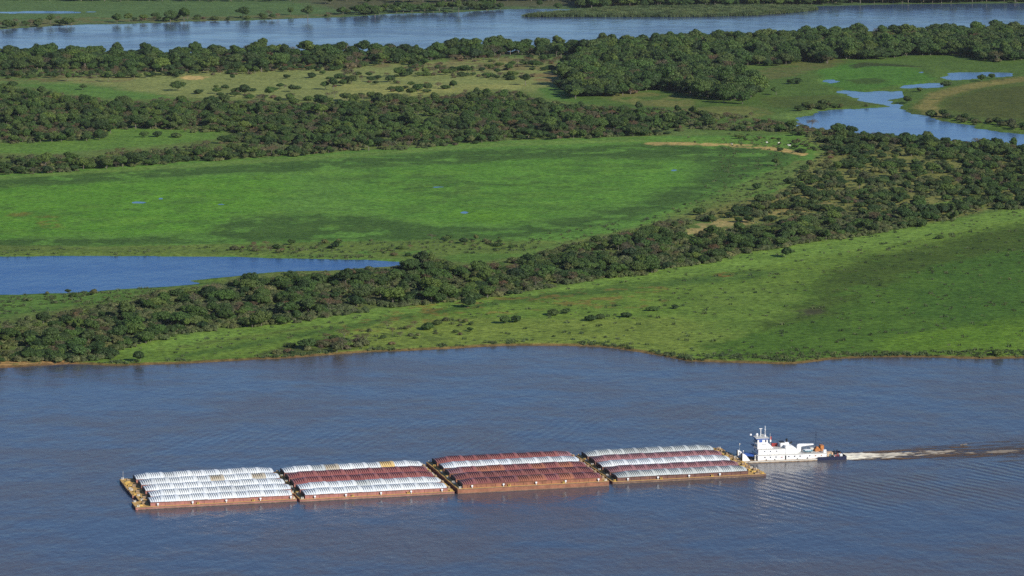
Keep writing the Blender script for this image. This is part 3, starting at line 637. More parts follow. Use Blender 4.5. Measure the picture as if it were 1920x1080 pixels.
scatter([(1480,210),(1560,195),(1680,200),(1600,205)], 9, dict(shrub=.6,olive=.5), .5, .8, 'marshedge', seed=24, tall=False, clump=.5)
scatter([(1705,208),(1760,222),(1920,246),(1980,250),(1980,240),(1840,228),(1760,214)], 9, dict(shrub=.6,olive=.5), .5, .8, 'marshedge', seed=25, tall=False, clump=.45)
scatter([(-60,553),(150,548),(400,534),(440,540),(300,556),(100,572),(-60,580)], 10, dict(shrub=.3,under=.8,olive=.3), .4, .6, 'marshedge', seed=26, tall=False, clump=.55, clump_sc=15)
scatter([(1340,250),(1500,262),(1560,275),(1540,300),(1480,290),(1400,268)], 12, dict(shrub=.7,olive=.3), .5, .7, 'right', seed=27, tall=False, clump=.5, clump_sc=15)
# lone plants traced one by one: px, py of the foot, height (m), prototype kind index, label
LONE = [
 (877,577,5.4,5,'small lone tree with a bare stem in the meadow below the wooded belt'),
 (1472,482,5.4,5,'lone small tree on the bright strip below the right end of the belt'),
 (263,677,4.8,5,'solitary small tree on the bank right of the sandy spit'),
 (1762,448,1.9,9,'low dark bush alone in the bright strip of the near meadow, far right'),
 (946,606,3.6,6,'largest dark bush in the middle of the near meadow'),
 (967,604,3.0,7,'rounded bush touching the right side of the largest meadow bush'),
 (1038,591,2.4,9,'low dark bush, left one of a joined pair in the near meadow'),
 (1062,588,3.2,6,'taller bush, right one of a joined pair in the near meadow'),
 (1108,602,2.8,7,'dark bush midway between the joined pair and the round tussock bush'),
 (1125,598,1.8,9,'very low green bush just right of a dark meadow bush'),
 (1174,595,2.8,7,'round dark tussock bush in the near meadow'),
 (1222,583,2.0,9,'small flat bush, left of the last two in the near meadow'),
 (1266,579,2.0,7,'small dark bush, rightmost of the row in the near meadow'),
 (802,617,2.4,9,'low sprawling bush at the left end of the near meadow row'),
 (820,609,2.0,9,'small low bush just above the sprawling bush'),
 (1870,666,2.0,9,'low dark shrub close to the river edge at far right'),
 (216,576,2.6,7,'small dark bush in the green strip below the lagoon'),
 (335,170,7.5,1,'broad round tree standing alone in the tan meadow'),
 (155,169,6.0,0,'round tree alone in the green strip at the upper left'),
 (127,152,9.0,2,'tall dark tree at the left edge of the reddish scrub'),
 (203,153,9.0,2,'tall dark tree at the right edge of the reddish scrub'),
 (20,166,7.0,5,'dark tree at the left frame edge above the middle belt'),
 (331,146,3.2,6,'small bush beside the bare sandy patch'),
 (436,149,5.0,0,'small round tree right of the bare sandy patch'),
 (458,177,8.0,1,'wide spreading tree in the middle of the tan meadow'),
 (505,180,8.0,4,'pale round tree right of the wide spreading tree'),
 (546,172,6.5,0,'dark compact tree in the tan meadow'),
 (537,147,4.2,6,'small bush below the red patch in the tan meadow'),
 (605,140,3.6,6,'small round bush just below the island woods'),
 (585,146,4.5,7,'low wide bush beside the small round bush under the island woods'),
 (372,176,4.5,7,'low bush pair member in the tan meadow behind the middle belt'),
 (405,166,3.0,6,'tiny bush between the two broad meadow trees'),
 (422,165,3.0,7,'tiny dark bush left of the wide spreading tree'),
 (610,168,7.0,3,'tree with a thin crown at the right end of the tan meadow'),
 (338,197,9.0,0,'tall round tree sticking up behind the middle belt'),
 (240,200,7.5,4,'round tree behind the middle belt at upper left'),
 (395,199,9.0,1,'left one of two broad trees rising behind the middle belt'),
 (420,196,8.5,4,'right one of two broad trees rising behind the middle belt'),
 (605,200,8.5,1,'broad flat tree behind the middle belt, centre left'),
 (270,258,4.0,6,'round dark bush in the pasture below the middle belt'),
 (295,257,4.0,7,'wider dark bush right of the round one in the pasture'),
 (331,258,3.0,9,'small bush, third in the pasture below the middle belt'),
 (985,160,10.5,2,'tall dark tree in front of the red scrub, left of the wooded block'),
 (770,140,5.5,5,'dark round tree in the reddish scrub'),
 (785,170,6.0,5,'dark tree in a clump at the centre of the tan meadow'),
 (960,150,4.0,7,'low dark bush left of the tall dark tree'),
 (1079,186,10,2,'tall tree at the left corner of the wooded block'),
 (1357,193,10.5,1,'big tree in front of the wooded block, left of two'),
 (1392,195,10,4,'big round tree at the front right corner of the wooded block'),
 (1455,178,7.5,3,'lone round tree in the marsh right of the wooded block'),
 (1482,158,4.6,6,'left one of two bushes in the marsh by the wooded block'),
 (1495,157,4.8,7,'right one of two bushes in the marsh by the wooded block'),
 (1522,240,8.0,12,'reddish brown bare tree standing in the marsh water'),
 (1572,253,9.5,1,'big dark tree on the near bank of the marsh water'),
 (1597,255,8.5,4,'rounded tree right of the big one on the marsh water bank'),
 (1775,159,4.5,7,'dark bush at the tip of the narrow pond'),
 (1700,193,6.2,1,'wide dark bush on the point beside the marsh water'),
 (1724,172,4.0,6,'small bush above the wide one on the marsh point'),
 (1840,153,6.0,1,'broad bush on the rim of the right-hand field'),
 (1860,147,4.5,6,'small bush right of the broad one on the field rim'),
 (1747,217,3.6,9,'low bush on the right bank of the marsh water'),
 (1552,292,3.2,6,'small dark shrub left of the tan track end'),
 (1455,311,6.0,3,'small leafy tree just below the end of the tan track'),
 (1420,356,4.6,6,'dark shrub at the left edge of the scrubby ground'),
 (1478,345,3.6,7,'round dark shrub near the edge of the big marsh meadow'),
 (1310,403,4.2,6,'outermost round bush at the left tip of the scrubby ground'),
 (1815,386,6.5,1,'dark tree at the front of the right-hand scrub'),
 (1722,385,8.0,0,'tall dark tree at the front of the right-hand scrub'),
 (800,505,6.8,14,'olive yellow tree at the lagoon end of the near belt'),
 (411,293,8.5,12,'pale bare tree with a white trunk at the lower left of the middle belt'),
 (903,246,9,12,'bare grey tree with white limbs among the middle belt brown trees'),
 (1063,226,9,12,'bare pale-limbed tree in the centre of the middle belt'),
 (1095,252,8,12,'bare tree at the meadow edge of the middle belt, centre right'),
 (577,36,14.5,2,'tall dark tree on the far river bank'),
 (545,28,8.5,0,'round tree behind the far bank, left of the tall dark one'),
 (320,40,12,1,'left part tree of the big clump on the far bank'),
 (345,38,13,4,'right part tree of the big clump on the far bank'),
 (293,36,8.5,0,'small round tree left of the big clump on the far bank'),
 (220,42,10,1,'wide tree over the pale far bank'),
 (125,48,9,1,'low spreading tree over the water at far left'),
 (15,52,10,5,'dark tree at the far left of the far bank'),
 (703,30,11,4,'round tree at the water edge of the far bank'),
 (860,22,13,2,'tall tree in the far bank clump left of the inlet'),
 (895,17,11,0,'round tree in the far bank clump left of the inlet'),
 (1011,14,9,0,'dark round tree above the mouth of the inlet'),
 (1047,17,8,5,'small dark tree at the inlet beside the reed island'),
]
for (x,y,h,p,lab) in LONE:
    X,Y = unp(x,y,LAND); pr = PT[p]
    plants.append(dict(X=float(X),Y=float(Y),px=x,py=y,ppm=F/math.hypot(float(Y),CAMH),p=p,s=h/(pr['h']*.98),k=KINDS[p],belt='lone',edge=True,lone=True,label=lab))
XA = np.array([q['X'] for q in plants]); YA = np.array([q['Y'] for q in plants])
PXA,PYA = prj(XA,YA,0.0)
ZA,_ = land_z(XA,YA,PXA,PYA)
keep = []
for q,z in zip(plants,ZA):
    q['z'] = float(z)-.05
    if z > .12 or q['lone']: q['z'] = max(q['z'],0.0); keep.append(q)
plants = keep
for q in plants:
    pr = PT[q['p']]; q['vis'] = q['ppm']*q['s']*pr['h']*(2.6 if q['edge'] else 1.0)
    if q['px'] < 5 or q['px'] > 1915: q['vis'] *= .4
def fam(q):
    if q['k'] == 'under': return 'low'
    return 'tree' if (q['k']=='tree' or q['p'] in(NSHRUB,NSHRUB+2,NBROWN+1)) else 'shrub'
tints = {'tree':['dark green','deep green','mid green','fresh green','grey green','blackish green'],'shrub':['green','blackish green','dark','low spreading'],'brown':['sparse brown','brown leafless','tall thin brown'],'olive':['pale olive','olive yellow']}
NUM = ['first','second','third','fourth','fifth','sixth','seventh','eighth','ninth','tenth','eleventh','twelfth','thirteenth','fourteenth','fifteenth','sixteenth','seventeenth','eighteenth','nineteenth','twentieth']
def tint(q):
    base = {'tree':0,'shrub':NTREE,'brown':NSHRUB,'olive':NBROWN}[q['k']]
    return tints[q['k']][q['p']-base]
SEGS = [(-99,110,'above the sandy spit'),(110,215,'right of the sandy spit'),(215,300,'where the belt first lifts off the river'),(300,400,'by the red brown thicket'),(400,520,'below the lagoon spit'),(520,640,'at the lagoon end'),
        (640,760,'just past the lagoon'),(760,880,'behind the lone meadow tree'),(880,1000,'above the largest meadow bush'),(1000,1120,'above the joined meadow bushes'),(1120,1270,'where the belt narrows'),(1270,1400,'by the tan clearing'),(1400,1560,'right of the tan clearing'),(1560,1740,'at the belt end'),(1740,1999,'at the right frame edge')]
sel = {'tree':[], 'shrub':[], 'low':[]}
for q in plants: sel[fam(q)].append(q)
chosen = {}
for k in sel:
    sel[k].sort(key=lambda q:(not q['lone'], -q['vis']))
    chosen[k] = sel[k][:296] if k != 'low' else []
beltname = dict(near='near belt',right='right-hand scrub',middle='middle belt',island='island woods',block='wooded block',bank='bank thicket',marshedge='marsh edge',meadow='tan meadow',farbank='far bank')
BSEG = dict(near=SEGS,
 right=[(-99,1560,'beside the tan track end'),(1560,1640,'below the two bank trees'),(1640,1760,'below the winding marsh water'),(1760,1860,'in front of the marsh water'),(1860,1999,'at the right frame edge')],
 middle=[(-99,200,'at the left frame edge'),(200,440,'around the small pasture'),(440,640,'below the two broad trees'),(640,860,'above the dark meadow rim'),(860,1060,'by the brown leafless trees'),(1060,1280,'below the green clearing'),(1280,1999,'above the grazing cattle')],
 island=[(-99,300,'by the left river bend'),(300,520,'above the bare sandy patch'),(520,800,'above the red patch'),(800,1999,'by the wooded block')],
 block=[(-99,1200,'beside the green clearing'),(1200,1420,'above the front corner trees'),(1420,1700,'above the small ponds'),(1700,1999,'at the right frame edge')],
 bank=[(-99,600,'left end at the shore'),(600,700,'right end at the shore'),(700,790,'left of the sprawling bush'),(790,1999,'under the lone meadow tree')],
 marshedge=[(-99,220,'below the left lagoon end'),(220,460,'beside the lagoon spit'),(460,700,'above the lagoon tip'),(700,1000,'above the olive yellow tree'),(1000,1999,'along the winding marsh water')],
 meadow=[(-99,640,'below the red patch'),(640,800,'in the red brown scrub'),(800,1999,'left of the wooded block')],
 farbank=[(-99,300,'at the upper left'),(300,640,'around the big clump'),(640,1000,'left of the inlet'),(1000,1999,'behind the reed island')])
buckets = {}
for k in chosen:
    for q in chosen[k]:
        if q['lone']: continue
        seg = next((s_[2] for s_ in BSEG[q['belt']] if s_[0] <= q['px'] < s_[1]), 'at the right frame edge')
        buckets.setdefault((k,q['belt'],seg,'front' if q['edge'] else 'inside',tint(q)),[]).append(q)
ART = ' the '
for (k,belt,seg,row,tn),qs in buckets.items():
    qs.sort(key=lambda q:q['px'])
    for i,q in enumerate(qs):
        q['label'] = tn+' '+k+((', '+NUM[min(i,19)]+' from left') if len(qs) > 1 else ' alone of its kind')+', '+beltname[belt]+' '+row+', '+seg.replace(' the ',' ')
gname = dict(near='trees and shrubs of the near wooded belt',right='trees and shrubs of the right-hand scrub',middle='trees and shrubs of the middle belt',island='trees of the island woods',block='trees of the wooded block',bank='shrubs of the bank thicket',
             marshedge='bushes along the marsh edges',meadow='bushes of the tan meadow',farbank='trees of the far bank',lone='scattered lone trees and bushes')
rsP = np.random.default_rng(99)
ids = set()
for k in chosen:
    for q in chosen[k]:
        ids.add(id(q)); pr = PT[q['p']]
        nm = k if q['k'] != 'brown' else ('bare_tree' if k=='tree' else 'brown_shrub')
        rz = rsP.uniform(0,6.28)
        fl = 1.0 if q['lone'] else 1.14
        sv = (q['s']*rsP.uniform(.85,1.2)*fl,q['s']*rsP.uniform(.85,1.2)*fl,q['s']*rsP.uniform(.8,1.1))
        if k == 'tree':
            r = empty(nm,(q['X'],q['Y'],q['z']),rz); r.scale = sv
            c = link('crown',pr['crown'],r); t_ = link('trunk',pr['trunk'],r)
        else:
            r = link(nm,pr['both'],None,(q['X'],q['Y'],q['z']),rz); r.scale = sv
        tag(r, q['label'], 'tree' if k=='tree' else 'bush', gname[q['belt']])
rest = [q for q in plants if id(q) not in ids]

def gn_instances(name, protos, X, Y, Z, idx, scl, rot, label, cat):
    pc = bpy.data.collections.new(name+'_kinds')
    for i,me in enumerate(protos):
        pc.objects.link(bpy.data.objects.new('%s_kind_%02d'%(name,i), me))
    me = bpy.data.meshes.new(name); n = len(X)
    me.vertices.add(n); me.vertices.foreach_set('co', np.stack([X,Y,Z],1).astype(np.float32).ravel())
    a = me.attributes.new('idx','INT','POINT'); a.data.foreach_set('value', np.asarray(idx,np.int32))
    a = me.attributes.new('scl','FLOAT_VECTOR','POINT'); a.data.foreach_set('vector', np.asarray(scl,np.float32).ravel())
    a = me.attributes.new('rot','FLOAT_VECTOR','POINT'); a.data.foreach_set('vector', np.asarray(rot,np.float32).ravel())
    g = bpy.data.node_groups.new(name,'GeometryNodeTree')
    g.interface.new_socket('Geometry',in_out='INPUT',socket_type='NodeSocketGeometry'); g.interface.new_socket('Geometry',in_out='OUTPUT',socket_type='NodeSocketGeometry')
    N = g.nodes.new; L = g.links.new
    gi,go = N('NodeGroupInput'),N('NodeGroupOutput'); ci = N('GeometryNodeCollectionInfo'); ci.inputs[0].default_value = pc
    ci.inputs['Separate Children'].default_value = True; ci.inputs['Reset Children'].default_value = True
    ip = N('GeometryNodeInstanceOnPoints'); ip.inputs['Pick Instance'].default_value = True
    def na(nm,ty):
        d = N('GeometryNodeInputNamedAttribute'); d.data_type = ty; d.inputs[0].default_value = nm; return d.outputs[0]
    L(gi.outputs[0],ip.inputs['Points']); L(ci.outputs[0],ip.inputs['Instance']); L(na('idx','INT'),ip.inputs['Instance Index'])
    er = N('FunctionNodeEulerToRotation'); L(na('rot','FLOAT_VECTOR'),er.inputs[0]); L(er.outputs[0],ip.inputs['Rotation'])
    L(na('scl','FLOAT_VECTOR'),ip.inputs['Scale']); L(ip.outputs[0],go.inputs[0])
    o = link(name,me); md = o.modifiers.new('scatter','NODES'); md.node_group = g
    tag(o,label,cat,kind='stuff'); return o
for k,nm,lab,cat in(('low','undergrowth','low olive brown undergrowth between the trees of the belts','undergrowth'),('tree','woodland','dense green woodland filling the island belts behind the single trees','woodland'),('shrub','scrub','mixed green and brown scrub between the trees of the belts','scrub')):
    qs = [q for q in rest if fam(q)==k]
    if not qs: continue
    a = lambda f: np.array([f(q) for q in qs])
    n = len(qs); s = a(lambda q:q['s'])
    scl = np.stack([s*rsP.uniform(.9,1.35,n),s*rsP.uniform(.9,1.35,n),s*rsP.uniform(.75,1.15,n)],1)
    rot = np.stack([rsP.normal(0,.04,n),rsP.normal(0,.04,n),rsP.uniform(0,6.28,n)],1)
    gn_instances(nm,[p['both'] for p in PT],a(lambda q:q['X']),a(lambda q:q['Y']),a(lambda q:q['z']),a(lambda q:q['p']),scl,rot,lab,cat)
print('PLANTS', len(plants), {k:len(v) for k,v in sel.items()})

# tussocks of grass and reeds
def tuft_mesh(name, seed, n, h, w, mat):
    rs = np.random.default_rng(seed); V=[];Fc=[]
    for i in range(n):
        a = rs.random()*6.28; r = w*math.sqrt(rs.random()); x,y = r*math.cos(a), r*math.sin(a)
        b = rs.random()*3.14; hh = h*(.6+.6*rs.random()); q = .10+.10*rs.random()
        lx,ly = rs.normal(0,.25*h*.5,2)
        k = len(V); V += [(x-q*math.cos(b),y-q*math.sin(b),0),(x+q*math.cos(b),y+q*math.sin(b),0),(x+lx+.3*q,y+ly,hh),(x+lx-.3*q,y+ly,hh*.95)]
        Fc.append((k,k+1,k+2,k+3))
    return mesh(name,V,Fc,M[mat])
def pts_in(poly, n, seed):
    rs = np.random.default_rng(seed); P = np.asarray(poly,float); W = np.stack(unp(*P.T),1)
    x0,y0 = W.min(0); x1,y1 = W.max(0); X = rs.uniform(x0,x1,n*3); Y = rs.uniform(y0,y1,n*3)
    px,py = prj(X,Y,LAND); m = inpoly(px,py,poly); return X[m][:n],Y[m][:n]
tp = [tuft_mesh('tussock_a',1,26,.8,.7,'reed'),tuft_mesh('tussock_b',2,30,1.1,.9,'reed'),tuft_mesh('tussock_c',3,20,.6,.6,'reed')]
TX=[];TY=[]
for poly,n,sd,th in [(near_top+[(2200,700),(1250,676),(960,646),(500,672),(250,684)],2600,1,.5),([(1250,675),(1500,678),(1930,668),(1930,655),(1500,662),(1250,662)],500,2,.3),
    ([(0,470),(640,455),(960,450),(1240,400),(1400,340),(1490,310),(1480,345),(1250,420),(960,475),(0,480)],2600,3,.45),([(0,484),(700,486),(700,480),(0,476)],500,4,.2),
    ([(-60,556),(400,536),(420,545),(-60,600)],500,5,.45),(W4,2500,6,.3),(W5,2500,7,.3),([(1360,250),(1500,262),(1500,350),(1300,400)],500,8,.4)]:
    x,y = pts_in(poly,n,sd); m = fbm(x,y,12,800+sd,3) > th; TX.append(x[m]); TY.append(y[m])
for i_ in range(len(near_shore)-1):
    (ax,ay),(bx0,by0) = near_shore[i_],near_shore[i_+1]
    if bx0 < -50 or ax > 1970: continue
    A = unp(ax,ay); B = unp(bx0,by0); L_ = math.hypot(float(B[0]-A[0]),float(B[1]-A[1])); k_ = int(L_*2.2); u = rsP.random(k_)
    x = A[0]+(B[0]-A[0])*u+rsP.normal(0,.5,k_); y = A[1]+(B[1]-A[1])*u+1.2+np.abs(rsP.normal(0,3.2,k_))
    m = fbm(x,y,9,860,3) > .53; TX.append(x[m]); TY.append(y[m])
TX = np.concatenate(TX); TY = np.concatenate(TY)
px,py = prj(TX,TY,0.0); TZ,_ = land_z(TX,TY,px,py); m = TZ > .35; TX,TY,TZ = TX[m],TY[m],TZ[m]; n = len(TX)
s = rsP.uniform(.5,1.2,n)
gn_instances('tussock_grass',tp,TX,TY,TZ,rsP.integers(0,3,n),np.stack([s*1.2,s*1.2,s],1),np.stack([0*s,0*s,rsP.uniform(0,6.28,n)],1),'coarse grass tussocks scattered over the meadows','grass')
rb = [tuft_mesh('reed_a',11,60,2.6,2.2,'reed'),tuft_mesh('reed_b',12,60,3.2,2.2,'reed')]
RX,RY = pts_in([(980,30),(1030,25),(1083,23),(1140,16),(1280,13),(1400,12),(1513,13),(1530,17),(1497,22),(1413,28),(1280,31),(1140,32),(1023,32)],5200,41)
n = len(RX); s = rsP.uniform(.8,1.3,n)
gn_instances('reed_bed',rb,RX,RY,np.full(n,.3),rsP.integers(0,2,n),np.stack([s*1.5,s*1.5,s],1),np.stack([0*s,0*s,rsP.uniform(0,6.28,n)],1),'tall green reed bed forming the low island in the far river','reeds')

# ================================================================== BARGES
ROWP = 10.85; HW = 5.3; CW = 4.35
UNITS = 10
cov_cache = {}
def hatch(kind, L, mat):
    key = (kind,round(L,2),mat)
    if key in cov_cache: return cov_cache[key]
    nr = 5; ny = 17; V=[];Fc=[]; us=[]; ribs=[]; rib_shade=[]
    for r_ in range(nr):                                   # lapped ribs: a step up facing the bow, then a long fall
        for f_,q in((0,0),(.10,.9),(.22,1),(.55,.6),(.72,.3),(.97,.0)): us.append((r_+f_)/nr*.74); ribs.append(q)
    us += [.74,.752,.79,.90,.98,1.0]; ribs += [0,.8,.95,.95,.9,.6]
    nx = len(us)
    for i in range(nx):
        u = us[i]; x = u*L; rib = ribs[i]
        h = 1.15
        if kind == 'first': h = .35+.8*min(1,u*1.15)**.8
        if kind == 'last': h = .35+.8*min(1,(1-u)*1.15)**.8
        lift = {'first':0,'last':0,'a':0.0,'b':.10}[kind]
        for j in range(ny):
            v = -1+2*j/(ny-1); c = math.cos(v*math.pi/2)
            z = h*(max(c,0)**.72)+lift+.38*rib*(.12+.88*min(1,c*1.25))
            V.append((x,v*CW*(.985+.015*rib),max(z-.12,-.02)+.04)); rib_shade.append((.5 if rib < .2 else .12 if rib < .4 else 0)*min(1,max(0,c*1.5-.35)))  # painted groove shade, full along the ridge, fading down the sides
    for i in range(nx-1):
        for j in range(ny-1):
            a = i*ny+j; Fc.append((a,a+ny,a+ny+1,a+1))
    for i,flip in((0,False),(nx-1,True)):                  # closed ends
        b = len(V); V += [(V[i*ny][0],V[i*ny+j][1],-.03) for j in range(ny)]
        for j in range(ny-1):
            f = (i*ny+j,i*ny+j+1,b+j+1,b+j); Fc.append(f if not flip else f[::-1])
    me = mesh('hatch_cover',V,Fc,M[mat]); at = me.attributes.new('rib_shade','FLOAT','POINT'); at.data.foreach_set('value',rib_shade+[0.0]*(len(V)-len(rib_shade))); cov_cache[key] = me; return me
pbol = MB()
pbol.rod((-.28,0,0),(-.28,0,.62),.17); pbol.rod((.28,0,0),(.28,0,.62),.17); pbol.box(-.55,.55,-.22,.22,0,.1); pbol.box(-.5,-.06,-.22,.22,.62,.7); pbol.box(.06,.5,-.22,.22,.62,.7)
BOL = {m:mesh('bollard',pbol.V,pbol.F,M[m]) for m in('offwhite','yellow')}
pv = MB().rod((0,0,0),(0,0,.75),.16).box(-.34,.34,-.3,.3,.62,1.12)
VENT = mesh('vent_box',pv.V,pv.F,M['white'])
pw = MB().box(-.7,.7,-.5,.5,0,.22).rod((-.5,0,.55),(.5,0,.55),.33,n=10).box(-.62,-.5,-.42,.42,.1,1.0).box(.5,.62,-.42,.42,.1,1.0).rod((.62,0,.55),(.95,0,.55),.08)
WINCH = {m:mesh('winch',pw.V,pw.F,M[m]) for m in('yellow','deckbrown')}
pl = MB().box(-.9,.9,-.9,.9,0,.28).box(-.8,.8,-.8,.8,.28,.36)
LID = {m:mesh('deck_hatch',pl.V,pl.F,M[m]) for m in('yellow','deckbrown')}
rsB = np.random.default_rng(5)
def barge(root, fb, hull, mats, x0, x1, Lc, rake, dx=0.0):
    """hull from x0 to x1, cargo box from 0 to Lc, freeboard fb"""
    R_ = 7.0
    if rake == 'left': prof = [(x0,fb-.9),(x0+R_,-1.6),(x1,-1.6),(x1,fb-.06),(x0,fb-.06)]
    elif rake == 'right': prof = [(x0,-1.6),(x1-R_,-1.6),(x1,fb-.9),(x1,fb-.06),(x0,fb-.06)]
    else: prof = [(x0,-1.6),(x1,-1.6),(x1,fb-.06),(x0,fb-.06)]
    MB().prism(prof,-HW,HW).build('hull',M[hull],root)
    b = MB().box(x0+(1.0 if rake=='left' else 0),x1-(1.0 if rake=='right' else 0),-HW-.09,-HW,.12 if fb>1.2 else .06,.32)
    b.box(x0+.3,x1-.3,-HW-.10,-HW,fb-.30,fb-.12); b.build('rub_rail',M['hulldim'],root)
    d = MB().box(x0,x1,-HW,HW,fb-.056,fb); d.build('deck',M['yellowdeck'],root)
    ch = 1.35; y = CW+.02
    c = MB().box(-.05,Lc+.05,-y-.16,-y,fb+.003,fb+ch).box(-.05,Lc+.05,y,y+.16,fb+.003,fb+ch)
    for x in np.arange(1.9,Lc-1,3.72):                     # stiffener posts
        c.box(x-.07,x+.07,-y-.30,-y-.16,fb+.003,fb+ch-.14)
    c.box(-.1,Lc+.1,-y-.34,-y-.16,fb+ch-.14,fb+ch-.02)
    c.build('coaming',M[hull],root)
    for a_,b_ in((-.05,.12),(Lc-.12,Lc+.05)): MB().box(a_,b_,-y+.003,y-.003,fb+.003,fb+ch+.25).build('end_wall',M['endwall'],root)
    U = Lc/UNITS
    for i in range(UNITS):
        kd = 'first' if i==0 else 'last' if i==UNITS-1 else 'ab'[i%2]
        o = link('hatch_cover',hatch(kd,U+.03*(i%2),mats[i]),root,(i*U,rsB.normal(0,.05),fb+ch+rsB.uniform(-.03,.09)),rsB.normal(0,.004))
        if mats[i] in('cy','ct'): o['label'] = 'yellowed hatch cover'
    for x in np.arange(3.5,Lc,12.6): link('vent_box',VENT,root,(x+rsB.normal(0,.4),-HW+.36,fb))
    for x in(x0+1.1,x1-1.1):
        for yy in(-4.3,4.3): link('bollard',BOL['yellow' if rsB.random()<.4 else 'offwhite'],root,(x,yy,fb))
    for x in(Lc*.33,Lc*.72): link('bollard',BOL['yellow'],root,(x,-HW+.35,fb))
    if rake == 'left':
        link('winch',WINCH['deckbrown'],root,(x0+3.1+rsB.normal(0,.4),rsB.uniform(-2,2),fb),rsB.uniform(-.3,.3)); link('deck_hatch',LID['yellow'],root,(x0+2.2,rsB.uniform(-3,3),fb))
    elif rake == 'right':
        for yy in(-2.6,2.4): link('winch',WINCH['deckbrown'],root,(x1-2.3,yy,fb),rsB.uniform(-.3,.3))
        for yy in(-.2,3.9,-4.0): link('deck_hatch',LID['yellow' if yy>-1 else 'deckbrown'],root,(x1-3.6,yy,fb))
    else:
        link('winch',WINCH['deckbrown'],root,(x1-1.0,0,fb),R(90))
START = [(-141.2,1303.1,2.5),(-85.1,1316.1,2.5),(-25.4,1331.0,3.4),(34.6,1349.3,2.3)]
FB = [1.05,1.05,2.0,.95]
HULLS = ['hullpink','hullpink','hullrust','hulldark']
c_,s_ = math.cos(HEAD),math.sin(HEAD)
W_,A_ = 'cw','cm'
def row(base, **sp):
    r = [base]*UNITS
    for k,v in sp.items(): r[int(k[1:])] = v
    return r
COV = [[row('cw'),row('cw',u5='ct',u8='ct'),row('cw'),row('cw'),row('cw')],
       [row('cw',u2='cg',u3='ct',u7='cy'),row('cm'),row('cm'),row('cw',u4='cg'),row('cw')],
       [row('cm',u9='cp'),row('cw'),row('cm',u0='cp',u2='co',u3='co',u6='co',u8='co'),row('cd'),row('cd',u0='cm',u4='co',u5='co',u6='cm',u7='co',u9='cm')],
       [row('cg'),row('cp'),row('cw'),row('cp'),row('cg')]]
BL = [['white-covered barge, farthest of the leading block','white-covered barge with one tan stained hatch, second row of the leading block','white-covered barge in the middle row of the leading block','white-covered barge, fourth row of the leading block','white-covered barge with pink side nearest the camera in the leading block'],
      ['white-covered barge with a bright yellow hatch at the far side','maroon-covered barge just inside the one with a yellow hatch','maroon-covered barge in the middle row beside a white one, second block','white-covered barge between maroon and white ones, second block','white-covered barge with red side nearest the camera, second block'],
      ['maroon-covered barge at the far side of the third block','the only white-covered barge in the third block','rusty orange and maroon covered barge in the middle row of the third block','dark maroon-covered barge, fourth row of the third block','maroon-covered barge with tall rusty side nearest the camera, third block'],
      ['grey-white covered barge at the far side of the block by the towboat','dusty pink covered barge, second row of the block by the towboat','white-covered barge in the middle row of the block by the towboat','dusty pink covered barge, fourth row of the block by the towboat','grey-white covered barge with dark side nearest the camera, by the towboat']]
for k in range(4):
    sx,sy,_ = START[k]
    Lc = [54.3,55.6,55.6,53.4][k]
    for r in range(5):
        yo = (2-r)*ROWP
        jog = {0:[-.4,0,0,.3,-1.3],1:[.2,0,-.1,.1,0],2:[0,.15,0,-.1,0],3:[0,.1,0,0,0]}[k][r]
        root = empty('barge',(sx+c_*jog-s_*yo, sy+s_*jog+c_*yo, 0),HEAD)
        x0 = {0:-5.0-[.2,.5,.2,-.6,.8][r]}.get(k,-2.2); x1 = Lc+({0:1.4,1:2.5,2:2.6}.get(k,6.0+[0,.3,.2,.1,1.2][r]))
        barge(root,FB[k],HULLS[k],COV[k][r],x0,x1,Lc,{0:'left',3:'right'}.get(k,''))
        tag(root,BL[k][r],'barge','covered cargo barges lashed in the convoy')
# front jackstaff on the far lead barge is a part of the convoy's lead deck
js = MB().rod((0,0,0),(0,0,3.4),.045)
r0x,r0y = START[0][0]-s_*26.0-5*c_, START[0][1]+c_*26.0-5*s_
o = js.build('jackstaff',M['offwhite'],None,(r0x+.8,r0y-1,FB[0]),HEAD); tag(o,'thin pale staff on the far front corner of the leading barge','staff')

# ================================================================== TOWBOAT (x aft, -y towards the camera)
bx,by = 92.9,1363.2
cb,sb = math.cos(BOAT_HEAD),math.sin(BOAT_HEAD)
HB = 5.4
boat = empty('towboat',(bx-sb*HB,by+cb*HB,0),BOAT_HEAD)
tag(boat,'white pusher towboat with blue trim behind the barge convoy','towboat')
MB().prism([(0,.35),(2,-1.2),(41,-1.2),(42.6,.2),(42.6,.72),(0,.72)],-HB,HB).build('hull',M['deckbrown'],boat)
MB().box(-.02,31,-HB-.05,-HB,.35,.70).build('rub_rail',M['offwhite'],boat)
st = MB(); 
st.box(30.5,42.7,-HB-.07,-HB,-.1,1.45).box(30.5,42.7,HB,HB+.07,-.1,1.45).box(42.6,42.75,-HB,HB,-.1,1.45)
st.build('stern_bulwark',M['navy'],boat)
MB().box(.1,42.5,-HB+.05,HB-.05,.724,.80).build('deck',M['deckbrown'],boat)
for yy in(-4.1,3.4):
    kb = MB().prism([(-.35,.3),(2.9,.80),(1.1,3.15),(.2,3.75),(-.35,3.75)],yy-.45,yy+.45); kb.build('push_knee',M['white'],boat)
    MB().box(-.62,-.36,yy-.55,yy+.55,-.2,3.7).build('fender',M['black'],boat)
cn = MB(); cn.add([(1.4,-3.5,2.75),(5.2,-3.5,2.45),(5.2,3.6,2.45),(1.4,3.6,2.75),(1.4,0,3.05),(5.2,0,2.85),(1.4,-3.5,2.6),(5.2,-3.5,2.3),(5.2,3.6,2.3),(1.4,3.6,2.6)],
  [(0,1,5,4),(4,5,2,3),(0,4,3,9,6),(1,7,8,2,5),(6,7,1,0),(3,2,8,9),(6,9,8,7)])
